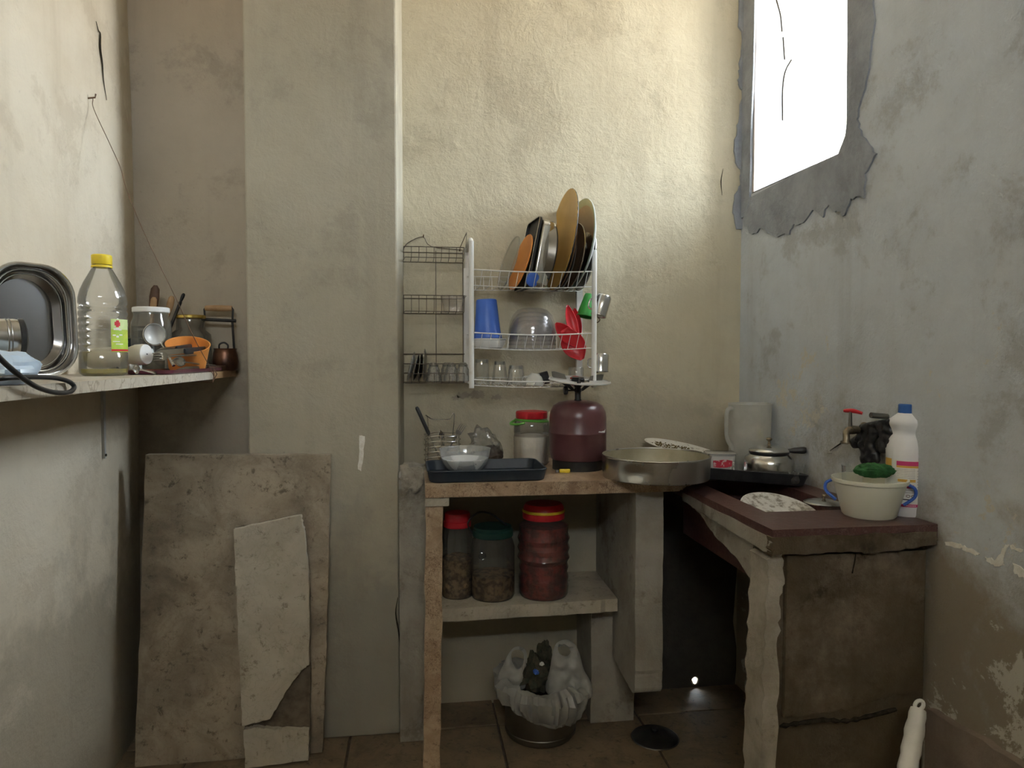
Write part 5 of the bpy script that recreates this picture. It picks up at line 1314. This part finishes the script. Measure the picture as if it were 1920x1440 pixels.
# jug
p = onT(1407, 2.345); m = mpp(p); R = 37 * m; Hj = (at(1407, 757, Y=2.345).z - p.z)
t = thing('plastic_jug', 'frosted plastic jug in the corner behind the teapot', 'jug', p)
sa = math.atan2(-2.345, -p.x) + 2.4
def jsp(a, z):
    d = (a - sa + PI) % (2 * PI) - PI
    return 1 + .16 * math.exp(-(d / .3) ** 2) * max(0, (z - Hj + .05) / .05)
MB().lathe([(0, .002), (R * .93, 0), (R * .96, .006), (R * 1.01, Hj * .6), (R * 1.04, Hj - .002), (R * 1.05, Hj)], 56, fn=jsp).build('body', M_JUG, t, angle=40, solid=.002)
hd = Vector((-1, -.18, 0)).normalized()
MB().tube(smooth_path([hd * R + Vector((0, 0, Hj * .93)), hd * (R + .020) + Vector((0, 0, Hj * .92)), hd * (R + .026) + Vector((0, 0, Hj * .78)), hd * (R + .022) + Vector((0, 0, Hj * .5)), hd * (R * .95) + Vector((0, 0, Hj * .32))], 6), .0075, 10).build('handle', M_JUG, t)
MB().tube([(R * 1.05 * jsp(a * PI / 28, Hj) * math.cos(a * PI / 28), R * 1.05 * jsp(a * PI / 28, Hj) * math.sin(a * PI / 28), Hj) for a in range(56)], .0018, 6, True).build('rim', M_JUG, t)
sheet(ragged([(.1, .12), (.2, .125), (.22, .15), (.12, .15)], .01, 3, seed=4), lambda a, z, d: Vector((R * 1.01 * math.cos(math.atan2(-p.y, -p.x) + .35 + a), R * 1.01 * math.sin(math.atan2(-p.y, -p.x) + .35 + a), z)), .0003).build('yellow_stain', M_YELLOW, t)
# teapot
p = onT(1444, 2.165); m = mpp(p); R = 45 * m
t = thing('teapot', 'small steel teapot with a knobbed lid and black handle', 'teapot', p)
MB().lathe([(0, 0), (R * .93, 0), (R * .98, .004), (R, .02), (R, .052), (R * .95, .068), (R * .78, .079), (R * .74, .082), (R * .74, .088)], 56).build('body', M_STEEL, t)
MB().lathe([(R * .80, .088), (R * .82, .090), (R * .80, .093), (R * .62, .100), (R * .3, .106), (.008, .108)], 48).build('lid', M_STEEL, t)
MB().lathe([(.008, .107), (.0045, .110), (.0035, .120), (.009, .124), (.0105, .128), (.007, .132), (0, .133)], 24).build('knob', M_BRASS, t)
hv = Vector((1, -.35, 0)).normalized()
MB().tube(smooth_path([hv * R * .7 + Vector((0, 0, .090)), hv * R * 1.05 + Vector((0, 0, .092)), hv * R * 1.45 + Vector((0, 0, .094))], 5), [.006, .0065, .007, .0085, .0095, .010, .0105, .011, .0115, .0115, .009], 12).build('handle', M_BLACKP, t)
MB().lathe([(R * .745, .081), (R * .80, .082), (R * .80, .0885), (R * .745, .0885)], 48).build('collar_band', M_BLACKP, t)
sv = Vector((.3, 1, 0)).normalized()
MB().tube([sv * R * .9 + Vector((0, 0, .03)), sv * R * 1.2 + Vector((0, 0, .05)), sv * R * 1.42 + Vector((0, 0, .078))], [.014, .010, .007], 12).build('spout', M_STEEL, t)
# margarine tub with red print
p = onT(1352, 2.30); 
t = thing('margarine_tub', 'white translucent food tub with red print between pan and teapot', 'tub', p, (0, 0, -.2))
MB().rrect([(.040, .030, 0), (.042, .032, .003), (.047, .036, .055), (.049, .038, .057)], .018).build('tub', pm('milky_tub', (.72, .70, .68), (.64, .62, .6), 10, .4), t)
MB().rrect([(.0495, .0385, .050), (.051, .040, .052), (.051, .040, .058), (.048, .037, .060)], .019).build('lid', M_FILM, t)
M_PRINTR = pm('red_print', (.58, .035, .07), (.70, .55, .55), 90, .5, lo=.55, hi=.62)
b = MB(); b.prism([(-.030, .012), (-.010, .010), (.014, .011), (.032, .016), (.033, .034), (.012, .038), (-.012, .036), (-.031, .034)], lambda u_, w_, d_: (u_, -.0335 - w_ * .08 - d_, w_), 0, .0008)
b.build('red_print', M_PRINTR, t, smooth=False)
# tea glass with handle left of the pot, and glasses to the right
p = onT(1389, 2.12)
t = thing('glass_cup', 'clear glass cup with handle in front of the teapot', 'glass', p)
MB().lathe([(0, .002), (.020, 0), (.022, .004), (.024, .046), (.0245, .048)], 36).build('glass', M_GLASS, t, angle=50)
MB().tube(smooth_path([(-.022, -.006, .010), (-.036, -.012, .014), (-.037, -.012, .032), (-.023, -.006, .038)], 5), .0026, 8).build('handle', M_GLASS, t)
for k, (u, Y, lab, h_) in enumerate(((1503, 2.12, 'clear tea glass at the right end of the black tray', .055), (1492, 2.075, 'short clear glass right of the teapot base', .035))):
    p = onT(u, Y)
    t = thing('tea_glass', lab, 'glass', p)
    MB().lathe([(0, .003), (.013, 0), (.016, .004), (.018, h_ * .4), (.0145, h_ * .65), (.018, h_)], 32).build('glass', M_GLASS, t, angle=50)
    MB().lathe([(0, .001), (.0125, .001), (.0145, .006), (0, .008)], 24).build('base', M_GLASSD, t)

# ================================================================== IN AND AROUND THE SINK
BZ = SK - .15
# patterned plate leaning in the basin
p = at(1490, 954, Z=SK - .004)
t = thing('dirty_plate', 'white soapy plate showing above the sink rim', 'plate', (1.03, 1.885, BZ + .058), (math.radians(16), math.radians(4), 0))
t.location = (1.035, 1.90, SK - .030)
MB().lathe([(0, -.012), (.065, -.012), (.105, -.002), (.112, 0), (.112, .002), (.103, .001), (.063, -.0095), (0, -.0095)], 48).build('plate', pm('scummy_plate', (.72, .71, .68), (.28, .25, .21), 42, .5, lo=.45, hi=.62, bump=.4), t)
MB().tube([(.1115 * math.cos(a * PI / 20), .1115 * math.sin(a * PI / 20), .001) for a in range(40)], .0018, 6, True).build('rim', M_WHITE, t)
t = thing('cooking_pot', 'steel cooking pot standing in the sink under the plate', 'pot', (1.04, 1.93, BZ + .0005))
MB().lathe([(0, 0), (.098, 0), (.104, .006), (.106, .078), (.110, .080), (.104, .080), (.101, .008), (0, .004)], 44).build('pot', M_STEELD, t)
for s_ in (-1, 1): MB().tube(smooth_path([(-.03, s_ * .104, .062), (-.022, s_ * .122, .065), (.022, s_ * .122, .065), (.03, s_ * .104, .062)], 4), .004, 8).build('ear_handle', M_BLACKP, t)
p = at(1556, 946, Z=SK + .004)
t = thing('pot_lid', 'steel pot lid with small knob lying on the right sink rim', 'lid', (p.x + .0, p.y + .03, SK + .001), (0, math.radians(2), 0))
MB().lathe([(.052, 0), (.053, .002), (.046, .006), (.025, .011), (0, .013)], 44).build('dome', M_STEEL, t)
MB().lathe([(0, .012), (.004, .013), (.0035, .019), (.007, .022), (.006, .026), (0, .027)], 20).build('knob', M_BRASS, t)
# white tub with blue handles
c, R = stand(1629, 976, SK, 96); m = mpp(c); Rt = 66 * m; Rb = 47 * m; Ht = .098
t = thing('white_tub', 'white plastic tub with blue handles on the sink corner', 'tub', c)
MB().lathe([(0, .002), (Rb * .93, 0), (Rb, .005), (Rt * .93, Ht - .016), (Rt * .945, Ht - .012), (Rt * .99, Ht - .010), (Rt, Ht - .006), (Rt, Ht), (Rt * .96, Ht), (Rt * .90, Ht - .012), (Rb * .96, .007), (0, .005)], 60).build('tub', pm('offwhite_tub', (.74, .74, .64), (.70, .69, .55), 7, .4), t)
MB().lathe([(0, Ht * .74), (Rt * .885, Ht * .74)], 48).build('soapy_water', pm('soapy_water', (.62, .60, .50), (.7, .69, .62), 40, .25), t)
rv = Vector((c.y, -c.x, 0)).normalized()          # to the right as seen from the camera
for s_ in (-1, 1):
    d = rv * s_
    MB().tube(smooth_path([d * Rt * .98 + Vector((0, 0, Ht - .012)), d * (Rt + .012) + Vector((0, 0, Ht - .022)), d * (Rt + .011) + Vector((0, 0, Ht - .042)), d * (Rt * .86) + Vector((0, 0, Ht - .064))], 6), .0042, 8).build('handle', M_BLUE, t)
# scourer
sp = c + rv * .014 + Vector((0, .005, Ht + .0005))
t = blob(.050, .030, .019, .18, 3.5, 2, n1=48, n2=24).build('scourer', M_SCOUR, angle=70); t.location = sp; t.rotation_euler = (0, 0, -.15)
tag(t, 'green scouring pad lying across the white tub', 'scourer')
p = c - rv * .034 + Vector((0, .012, 0))
t = thing('drinking_glass', 'clear drinking glass standing in the white tub', 'glass', p + Vector((0, 0, .0065)))
MB().lathe([(0, .004), (.018, 0), (.021, .004), (.0265, .118), (.027, .12)], 36).build('glass', M_GLASS, t, angle=50)
MB().lathe([(0, .002), (.0175, .002), (.0195, .012), (0, .013)], 28).build('base', M_GLASSD, t)
# bleach bottle
c, R = stand(1697, 970, SK, 66); m = mpp(c); R = 34.5 * m; Hc = 205 * m
t = thing('bleach_bottle', 'white bleach bottle with blue cap and printed label at the wall', 'bottle', c)
k_ = Hc / 205
def bz_(v): return (968 - v) * k_
prof = [(0, .003), (R * .86, 0), (R * .92, .006), (R * .93, bz_(955)), (R * .99, bz_(945)), (R * .99, bz_(862)), (R, bz_(855)), (R * 1.0, bz_(846)), (R * .97, bz_(838)), (R * .88, bz_(827)), (R * .77, bz_(819)), (R * .74, bz_(814)), (R * .78, bz_(808)), (R * .87, bz_(801)), (R * .90, bz_(797)), (R * .85, bz_(790)), (R * .60, bz_(783)), (R * .43, bz_(778))]
MB().lathe(prof, 56, fn=lambda a, z: 1 + (.018 * math.cos(22 * a) if bz_(852) < z < bz_(834) else 0)).build('bottle', M_BLEACH, t, angle=60)
MB().lathe([(R * .41, bz_(779)), (R * .44, bz_(778)), (R * .44, bz_(763)), (R * .40, bz_(761.5)), (0, bz_(761.5))], 40, fn=lambda a, z: 1 + .01 * math.cos(30 * a)).build('cap', M_CAPBLUE, t)
va = math.atan2(-c.y, -c.x)
lab = patch(R * 1.003, ang(-.97), ang(.97), bz_(946), bz_(863), 30).build('label', M_PAPER, t)
def lp(x0_, x1_, v0, v1, mat, nm, k=1.006): patch(R * k, ang(x0_), ang(x1_), bz_(v1), bz_(v0), 12).build(nm, mat, lab)
lp(-.45, .97, 865, 873, M_PINK, 'magenta_band'); lp(-.45, .97, 873, 877, M_GOLDL, 'gold_band')
lp(-.97, -.68, 862, 895, M_GOLDL, 'gold_panel'); lp(-.38, .45, 898, 903, M_GOLDL, 'gold_band')
for i in range(6): lp(-.44, .42, 879 + i * 3.1, 880.4 + i * 3.1, M_PRINTG, 'printed_line')
for i in range(9): lp(.52, .95, 881 + i * 5, 883.5 + i * 5, M_PRINTG, 'printed_line')
lp(.02, .38, 908, 914, M_PINK, 'red_box'); lp(-.1, .36, 917, 919, M_PRINTG, 'printed_line'); lp(-.1, .36, 921, 923, M_PRINTG, 'printed_line')
lp(-.36, .2, 934, 936, M_PRINTK, 'black_line')
for x_ in (.12, .36):
    pts = [(R * 1.006 * math.cos(ang(x_ + .09 * math.cos(a * PI / 8))), R * 1.006 * math.sin(ang(x_ + .09 * math.cos(a * PI / 8))), bz_(928.5) + .0028 * math.sin(a * PI / 8)) for a in range(16)]
    MB().tube(pts, .0007, 5, True).build('round_mark', M_COPPER, lab)
lp(-.30, .78, 943.5, 948.5, M_PINK, 'red_strip', 1.008)
for i in range(7): lp(-.02 + i * .075, .03 + i * .075, 945.3, 946.8, M_PAPER, 'white_lettering', 1.011)

# ================================================================== TAP AND BLACK BAG ON THE RIGHT WALL
tp_ = atR(1622, 806)
t = thing('water_tap', 'brass wall tap with a red lever handle above the sink', 'tap', (XR, tp_.y, tp_.z))
O = Vector((XR, tp_.y, tp_.z)); TAP = t
e1 = atR(1594, 806, .075)
MB().tube([O, O + Vector((-.03, 0, 0)), e1 + Vector((.02, 0, 0)), e1], [.010, .010, .011, .013], 14).build('spigot_body', M_BRASS, t, origin=O)
e2_ = atR(1587, 822, .095)
MB().tube(smooth_path([e1, (e1 + e2_) / 2 + Vector((-.006, 0, .004)), e2_, e2_ - Vector((0.002, 0, .012))], 4), [.011, .011, .0105, .010, .0095, .009, .009, .009, .009, .009, .009, .0095, .0095][:13], 12).build('spout', M_BRASS, t, origin=O)
MB().lathe([(.013, 0), (.014, .003), (.013, .006)], 20).xf(Matrix.Translation(e2_ - Vector((0.002, 0, .014)))).build('outlet_ring', M_BRASS, t, origin=O)
s1 = atR(1594, 772, .075)
MB().tube([e1, Vector((e1.x, e1.y, s1.z))], [.006, .004], 10).build('stem', M_STEELD, t, origin=O)
l0, l1 = atR(1582, 770, .085), atR(1617, 775, .055)
MB().tube(smooth_path([l0, (l0 + l1) / 2 + Vector((0, 0, .003)), l1], 4), [.004, .005, .0055, .006, .006, .0055, .005, .0045, .004], 8).build('lever', M_RED, t, origin=O)
MB().lathe([(0, 0), (.022, 0), (.022, .004), (.012, .008)], 24).xf(Matrix.Translation(O) @ Matrix.Rotation(-PI / 2, 4, 'Y')).build('wall_flange', M_BRASS, t, origin=O)
TAP.matrix_world = ROTR @ Matrix.Translation(O)
# peg carrying the bag
pg = atR(1664, 782)
t = MB().tube([pg + Vector((.01, 0, 0)), pg + Vector((-.05, 0, .006))], .008, 10).build('wall_pipe', M_STEELD, origin=pg); t.matrix_world = ROTR @ Matrix.Translation(pg); tag(t, 'stub of metal pipe in the right wall holding the black bag', 'pipe')
def pxT(pts): return [(p.y, p.z) for p in (atR(u, v, .03) for u, v in pts)]
ol = smooth_path([Vector((a, c, 0)) for a, c in pxT([(1614, 796), (1640, 790), (1664, 786), (1674, 788), (1672, 805), (1678, 822), (1666, 846), (1654, 850), (1645, 846), (1646, 866), (1634, 872), (1628, 876), (1616, 868), (1613, 842), (1600, 840), (1594, 826), (1606, 816), (1610, 806)])], 4, True)
ho = smooth_path([Vector((a, c, 0)) for a, c in pxT([(1646, 818), (1651, 822), (1648, 836), (1645, 846), (1637, 838), (1638, 828)])], 3, True)
sheet([(v.x, v.y) for v in ol], lambda a, c, d: Vector((XR - .028 - d, a, c)), .004, holes=[[(v.x, v.y) for v in ho[:-1]]], step=.006, puff=.006, nz=.008, nf=70, both=True).build('black_bag', M_RUBBER, angle=50)
o = bpy.data.objects['black_bag']; o.matrix_world = ROTR; tag(o, 'black plastic bag hanging on the wall pipe beside the tap', 'plastic bag')

# ================================================================== UNDER THE WORKTOP
def shelf_at(u, v, w): 
    c, R = stand(u, v, SZ, w); return c, w / 2 * mpp(c)
c, R = shelf_at(851, 1126, 60); c.x = max(c.x, .077 + R + .004)
t = thing('pasta_jar', 'plastic jar with red lid left on the stone shelf', 'jar', c); H1 = 156 * mpp(c)
MB().lathe([(0, .002), (R * .92, 0), (R, .01), (R * .96, .04), (R, .07), (R, H1 * .62), (R * .9, H1 * .76), (R * .78, H1 * .84), (R * .77, H1 * .9)], 44).build('jar', M_GLASSD, t, angle=50)
MB().lathe([(0, .004), (R * .93, .003), (R * .96, .05), (R * .95, H1 * .46), (R * .4, H1 * .5), (0, H1 * .47)], 36, fn=lambda a, z: 1 + .02 * math.sin(5 * a + 140 * z)).build('contents', M_PASTA, t)
MB().lathe([(R * .80, H1 * .83), (R * .86, H1 * .84), (R * .86, H1 * .90), (R * .80, H1 * .91), (R * .80, H1 * .985), (R * .75, H1), (0, H1)], 44).build('lid', M_RED, t)
c, R = shelf_at(924, 1131, 82)
t = thing('pasta_jar', 'squat glass jar with wire handle a third full in the middle of the stone shelf', 'jar', c); H1 = 142 * mpp(c)
MB().lathe([(0, .002), (R * .94, 0), (R, .01), (R, H1 * .66), (R * .93, H1 * .74), (R * .86, H1 * .79), (R * .86, H1 * .84)], 48).build('jar', M_GLASSD, t, angle=50)
MB().lathe([(0, .004), (R * .92, .003), (R * .96, .012), (R * .96, H1 * .30), (R * .5, H1 * .32), (0, H1 * .30)], 40, fn=lambda a, z: 1 + .02 * math.sin(9 * a + 200 * z)).build('contents', M_PASTA, t)
MB().lathe([(R * .88, H1 * .80), (R * .93, H1 * .81), (R * .93, H1 * .88), (R * .86, H1 * .90), (R * .86, H1 * .93), (0, H1 * .93)], 48).build('lid', pm('dark_green_lid', (.015, .06, .045), (.01, .045, .035), 20, .4), t)
MB().tube(smooth_path([(-R * .92, 0, H1 * .84), (-R * 1.15, -.01, H1 * .98), (-R * .7, -.015, H1 * 1.12), (-R * .1, -.015, H1 * 1.10), (R * .4, -.01, H1 * .99), (R * .92, 0, H1 * .86)], 6), .0032, 7).build('carry_handle', M_BLACKP, t)
MB().lathe([(.010, 0), (.013, .0012), (.010, .0024)], 20).xf(Matrix.Translation((-R * .55, -R * .835, H1 * .60)) @ Matrix.Rotation(PI / 2, 4, 'X')).build('embossed_ring', M_GLASSD, t)
c, R = shelf_at(1019, 1130, 98)
t = thing('preserve_jar', 'big ribbed jar of red preserve with red and yellow lid on the stone shelf', 'jar', c); H1 = 172 * mpp(c)
pr = [(0, .002), (R * .88, 0), (R * .93, .008)]
for k in range(6): pr += [(R * (.95 if k < 3 else 1.0), H1 * (.10 + .105 * k)), (R * (.89 if k in (1, 2) else .93), H1 * (.15 + .105 * k))]
pr += [(R * .95, H1 * .76), (R * .78, H1 * .80), (R * .72, H1 * .84)]
MB().lathe(pr, 48).build('jar', M_GLASSD, t, angle=50)
MB().lathe([(r * .965, z + (.002 if z < .01 else 0)) for r, z in pr[:-2]] + [(R * .5, H1 * .77), (0, H1 * .765)], 44).build('contents', M_PEPPER, t)
MB().lathe([(R * .74, H1 * .83), (R * .80, H1 * .84), (R * .80, H1 * .90), (R * .78, H1 * .905), (R * .76, H1 * .965), (R * .68, H1 * .995), (0, H1)], 48).build('lid', M_RED, t)
MB().lathe([(R * .80, H1 * .905), (R * .815, H1 * .912), (R * .815, H1 * .925), (R * .79, H1 * .935)], 48).build('yellow_stripe', M_YELLOW, t)

# rubbish pot with bag
c, R = stand(1013, 1402, 0, 118); R = 66 * mpp(c)
pot = thing('steel_pot', 'deep steel pot on the floor serving as a bin', 'pot', c)
Hq = .165
MB().lathe([(0, .002), (R * .93, 0), (R, .012), (R, Hq), (R * 1.03, Hq + .003), (R * .99, Hq + .004), (R * .97, .014), (0, .008)], 56).build('pot', M_STEELD, pot)
MB().lathe([(R * 1.0, .02), (R * 1.012, .023), (R * 1.0, .026)], 56).build('base_band', M_STEELD, pot)
bag = thing('bin_bag', 'white carrier bag of rubbish lining the steel pot', 'plastic bag', c + Vector((0, 0, .01)))
n1 = 140; vs, fs = [], []
prof = [(.80, Hq - .02), (.90, Hq + .01), (1.05, Hq + .03), (1.22, Hq + .028), (1.32, Hq + .008), (1.30, Hq - .020), (1.22, Hq - .040), (1.10, Hq - .052), (1.06, Hq - .058)]
for j, (r, z) in enumerate(prof):
    for i in range(n1):
        a = 2 * PI * i / n1
        fold = .09 * noise.noise(Vector((math.cos(a) * 3, math.sin(a) * 3, j * .35))) + .10 * noise.noise(Vector((math.cos(a) * 8, math.sin(a) * 8, j * .4))) + .06 * noise.noise(Vector((math.cos(a) * 19, math.sin(a) * 19, j * .7)))
        low = (-.035 * max(0, math.cos(a - (-PI / 2 + .6))) + .02 * math.cos(a - PI)) * (j / 8.)
        rr = R * r * (1 + fold * (1 if j > 1 else 0))
        vs.append((max(rr, R * 1.045) * math.cos(a) if j > 3 else rr * math.cos(a), max(rr, R * 1.045) * math.sin(a) if j > 3 else rr * math.sin(a), z - .01 + low + .02 * noise.noise(Vector((a * 2, j * .4, 5)))))
for j in range(len(prof) - 1):
    for i in range(n1): fs.append((j * n1 + i, j * n1 + (i + 1) % n1, (j + 1) * n1 + (i + 1) % n1, (j + 1) * n1 + i))
MB().add(vs, fs).build('folded_skirt', M_BAGW, bag, angle=35)
BO_ = c + Vector((0, 0, .01))
def pxP(pts, Y): return [(p.x, p.z) for p in (at(u, v, Y=Y) for u, v in pts)]
Yh = c.y - R * .35
ol = smooth_path([Vector((a, b_, 0)) for a, b_ in pxP([(1022, 1292), (1030, 1255), (1040, 1212), (1058, 1200), (1076, 1206), (1086, 1224), (1094, 1254), (1106, 1275), (1108, 1300), (1085, 1312), (1050, 1310)], Yh)], 4, True)
ho = smooth_path([Vector((a, b_, 0)) for a, b_ in pxP([(1046, 1214), (1062, 1212), (1070, 1222), (1062, 1230), (1050, 1226)], Yh)], 3, True)
sheet([(v.x, v.y) for v in ol], lambda a, b_, d: Vector((a, Yh - d + (b_ - .3) * .1, b_)), .001, holes=[[(v.x, v.y) for v in ho]], step=.009, puff=.014, nz=.022, nf=34, both=True).build('handle_loop', M_BAGW, bag, origin=BO_, angle=60)
Yh2 = c.y - R * .2
ol = smooth_path([Vector((a, b_, 0)) for a, b_ in pxP([(932, 1276), (944, 1246), (956, 1222), (970, 1212), (986, 1220), (988, 1244), (980, 1262), (984, 1290), (950, 1296)], Yh2)], 4, True)
ho = smooth_path([Vector((a, b_, 0)) for a, b_ in pxP([(960, 1222), (974, 1218), (982, 1228), (980, 1246), (970, 1254), (960, 1240)], Yh2)], 3, True)
sheet([(v.x, v.y) for v in ol], lambda a, b_, d: Vector((a, Yh2 - d, b_)), .001, holes=[[(v.x, v.y) for v in ho]], step=.009, puff=.010, nz=.016, nf=38, both=True).build('handle_loop', M_BAGW, bag, origin=BO_, angle=60)
# refuse inside: separate scraps
rnd = random.Random(12)
def scrap(name, label, u, v, Y, s, mat, seed, cat='rubbish', sz=.7):
    p = at(u, v, Y=Y)
    o = blob(s, s * .8, s * sz, .5, 2.6, seed, n1=20, n2=12).build(name, mat, angle=30); o.location = p - Vector((0, 0, s * sz)); o.rotation_euler = (0, 0, rnd.uniform(0, 3)); tag(o, label, cat)
scrap('vegetable_peel', 'dark heap of vegetable peel filling the bin bag', 1005, 1262, c.y, .062, M_LEAFY, 1, sz=.9)
scrap('vegetable_peel', 'leafy scrap standing high at the back of the bin bag', 1022, 1226, c.y + .03, .030, M_LEAFY, 5, sz=1.2)
scrap('bottle_cap', 'small blue plastic cap among the rubbish', 1005, 1260, c.y - .062, .011, M_BLUE, 7)
scrap('paper_scrap', 'small white paper scrap among the rubbish', 1016, 1245, c.y - .055, .008, M_WHITE, 8)

# dark lid on the floor in the recess
p = at(1228, 1384, Z=0)
t = thing('pan_lid', 'dark round pan lid lying on the floor beside the sink recess', 'lid', p)
MB().lathe([(.075, 0), (.078, .003), (.070, .010), (.03, .018), (0, .019)], 44).build('dome', M_BLACKM, t)
MB().lathe([(0, .018), (.006, .019), (.005, .026), (.012, .029), (.010, .034), (0, .035)], 24).build('knob', M_BLACKP, t)
MB().tube([(.0775 * math.cos(a * PI / 20), .0775 * math.sin(a * PI / 20), .003) for a in range(40)], .0022, 6, True).build('rim', M_STEELD, t)

# white broom handle in the right corner
a_, b_ = at(1722, 1330, X=1.165), at(1702, 1440, X=1.10)
dv = (b_ - a_).normalized()
k = (.02 - a_.z) / dv.z; foot = a_ + dv * k
t = thing('floor_squeegee', 'white ribbed plastic handle with hanging hole leaning in the corner by the sink', 'squeegee', foot)
Lh = (foot - a_).length
pts = [a_ + (foot - a_) * (i / 40) for i in range(41)]
MB().tube(pts, [.0205 + .0012 * math.sin(i * 2.1) - .004 * max(0, 1 - i / 3) for i in range(41)], 18).build('handle', M_WHITE, t, origin=foot)
e = a_ - dv * .010
xv = _r
MB().tube([e + xv * .010 * math.cos(k_ * PI / 8) - dv * .011 * math.sin(k_ * PI / 8) for k_ in range(16)], .0045, 8, True).build('hanging_ring', M_WHITE, t, origin=foot)
MB().box((foot.x - .10, foot.y - .02, 0.001), (foot.x + .10, foot.y + .02, .03)).build('blade_bar', M_RED, t, origin=foot, smooth=False, bevel=.004)
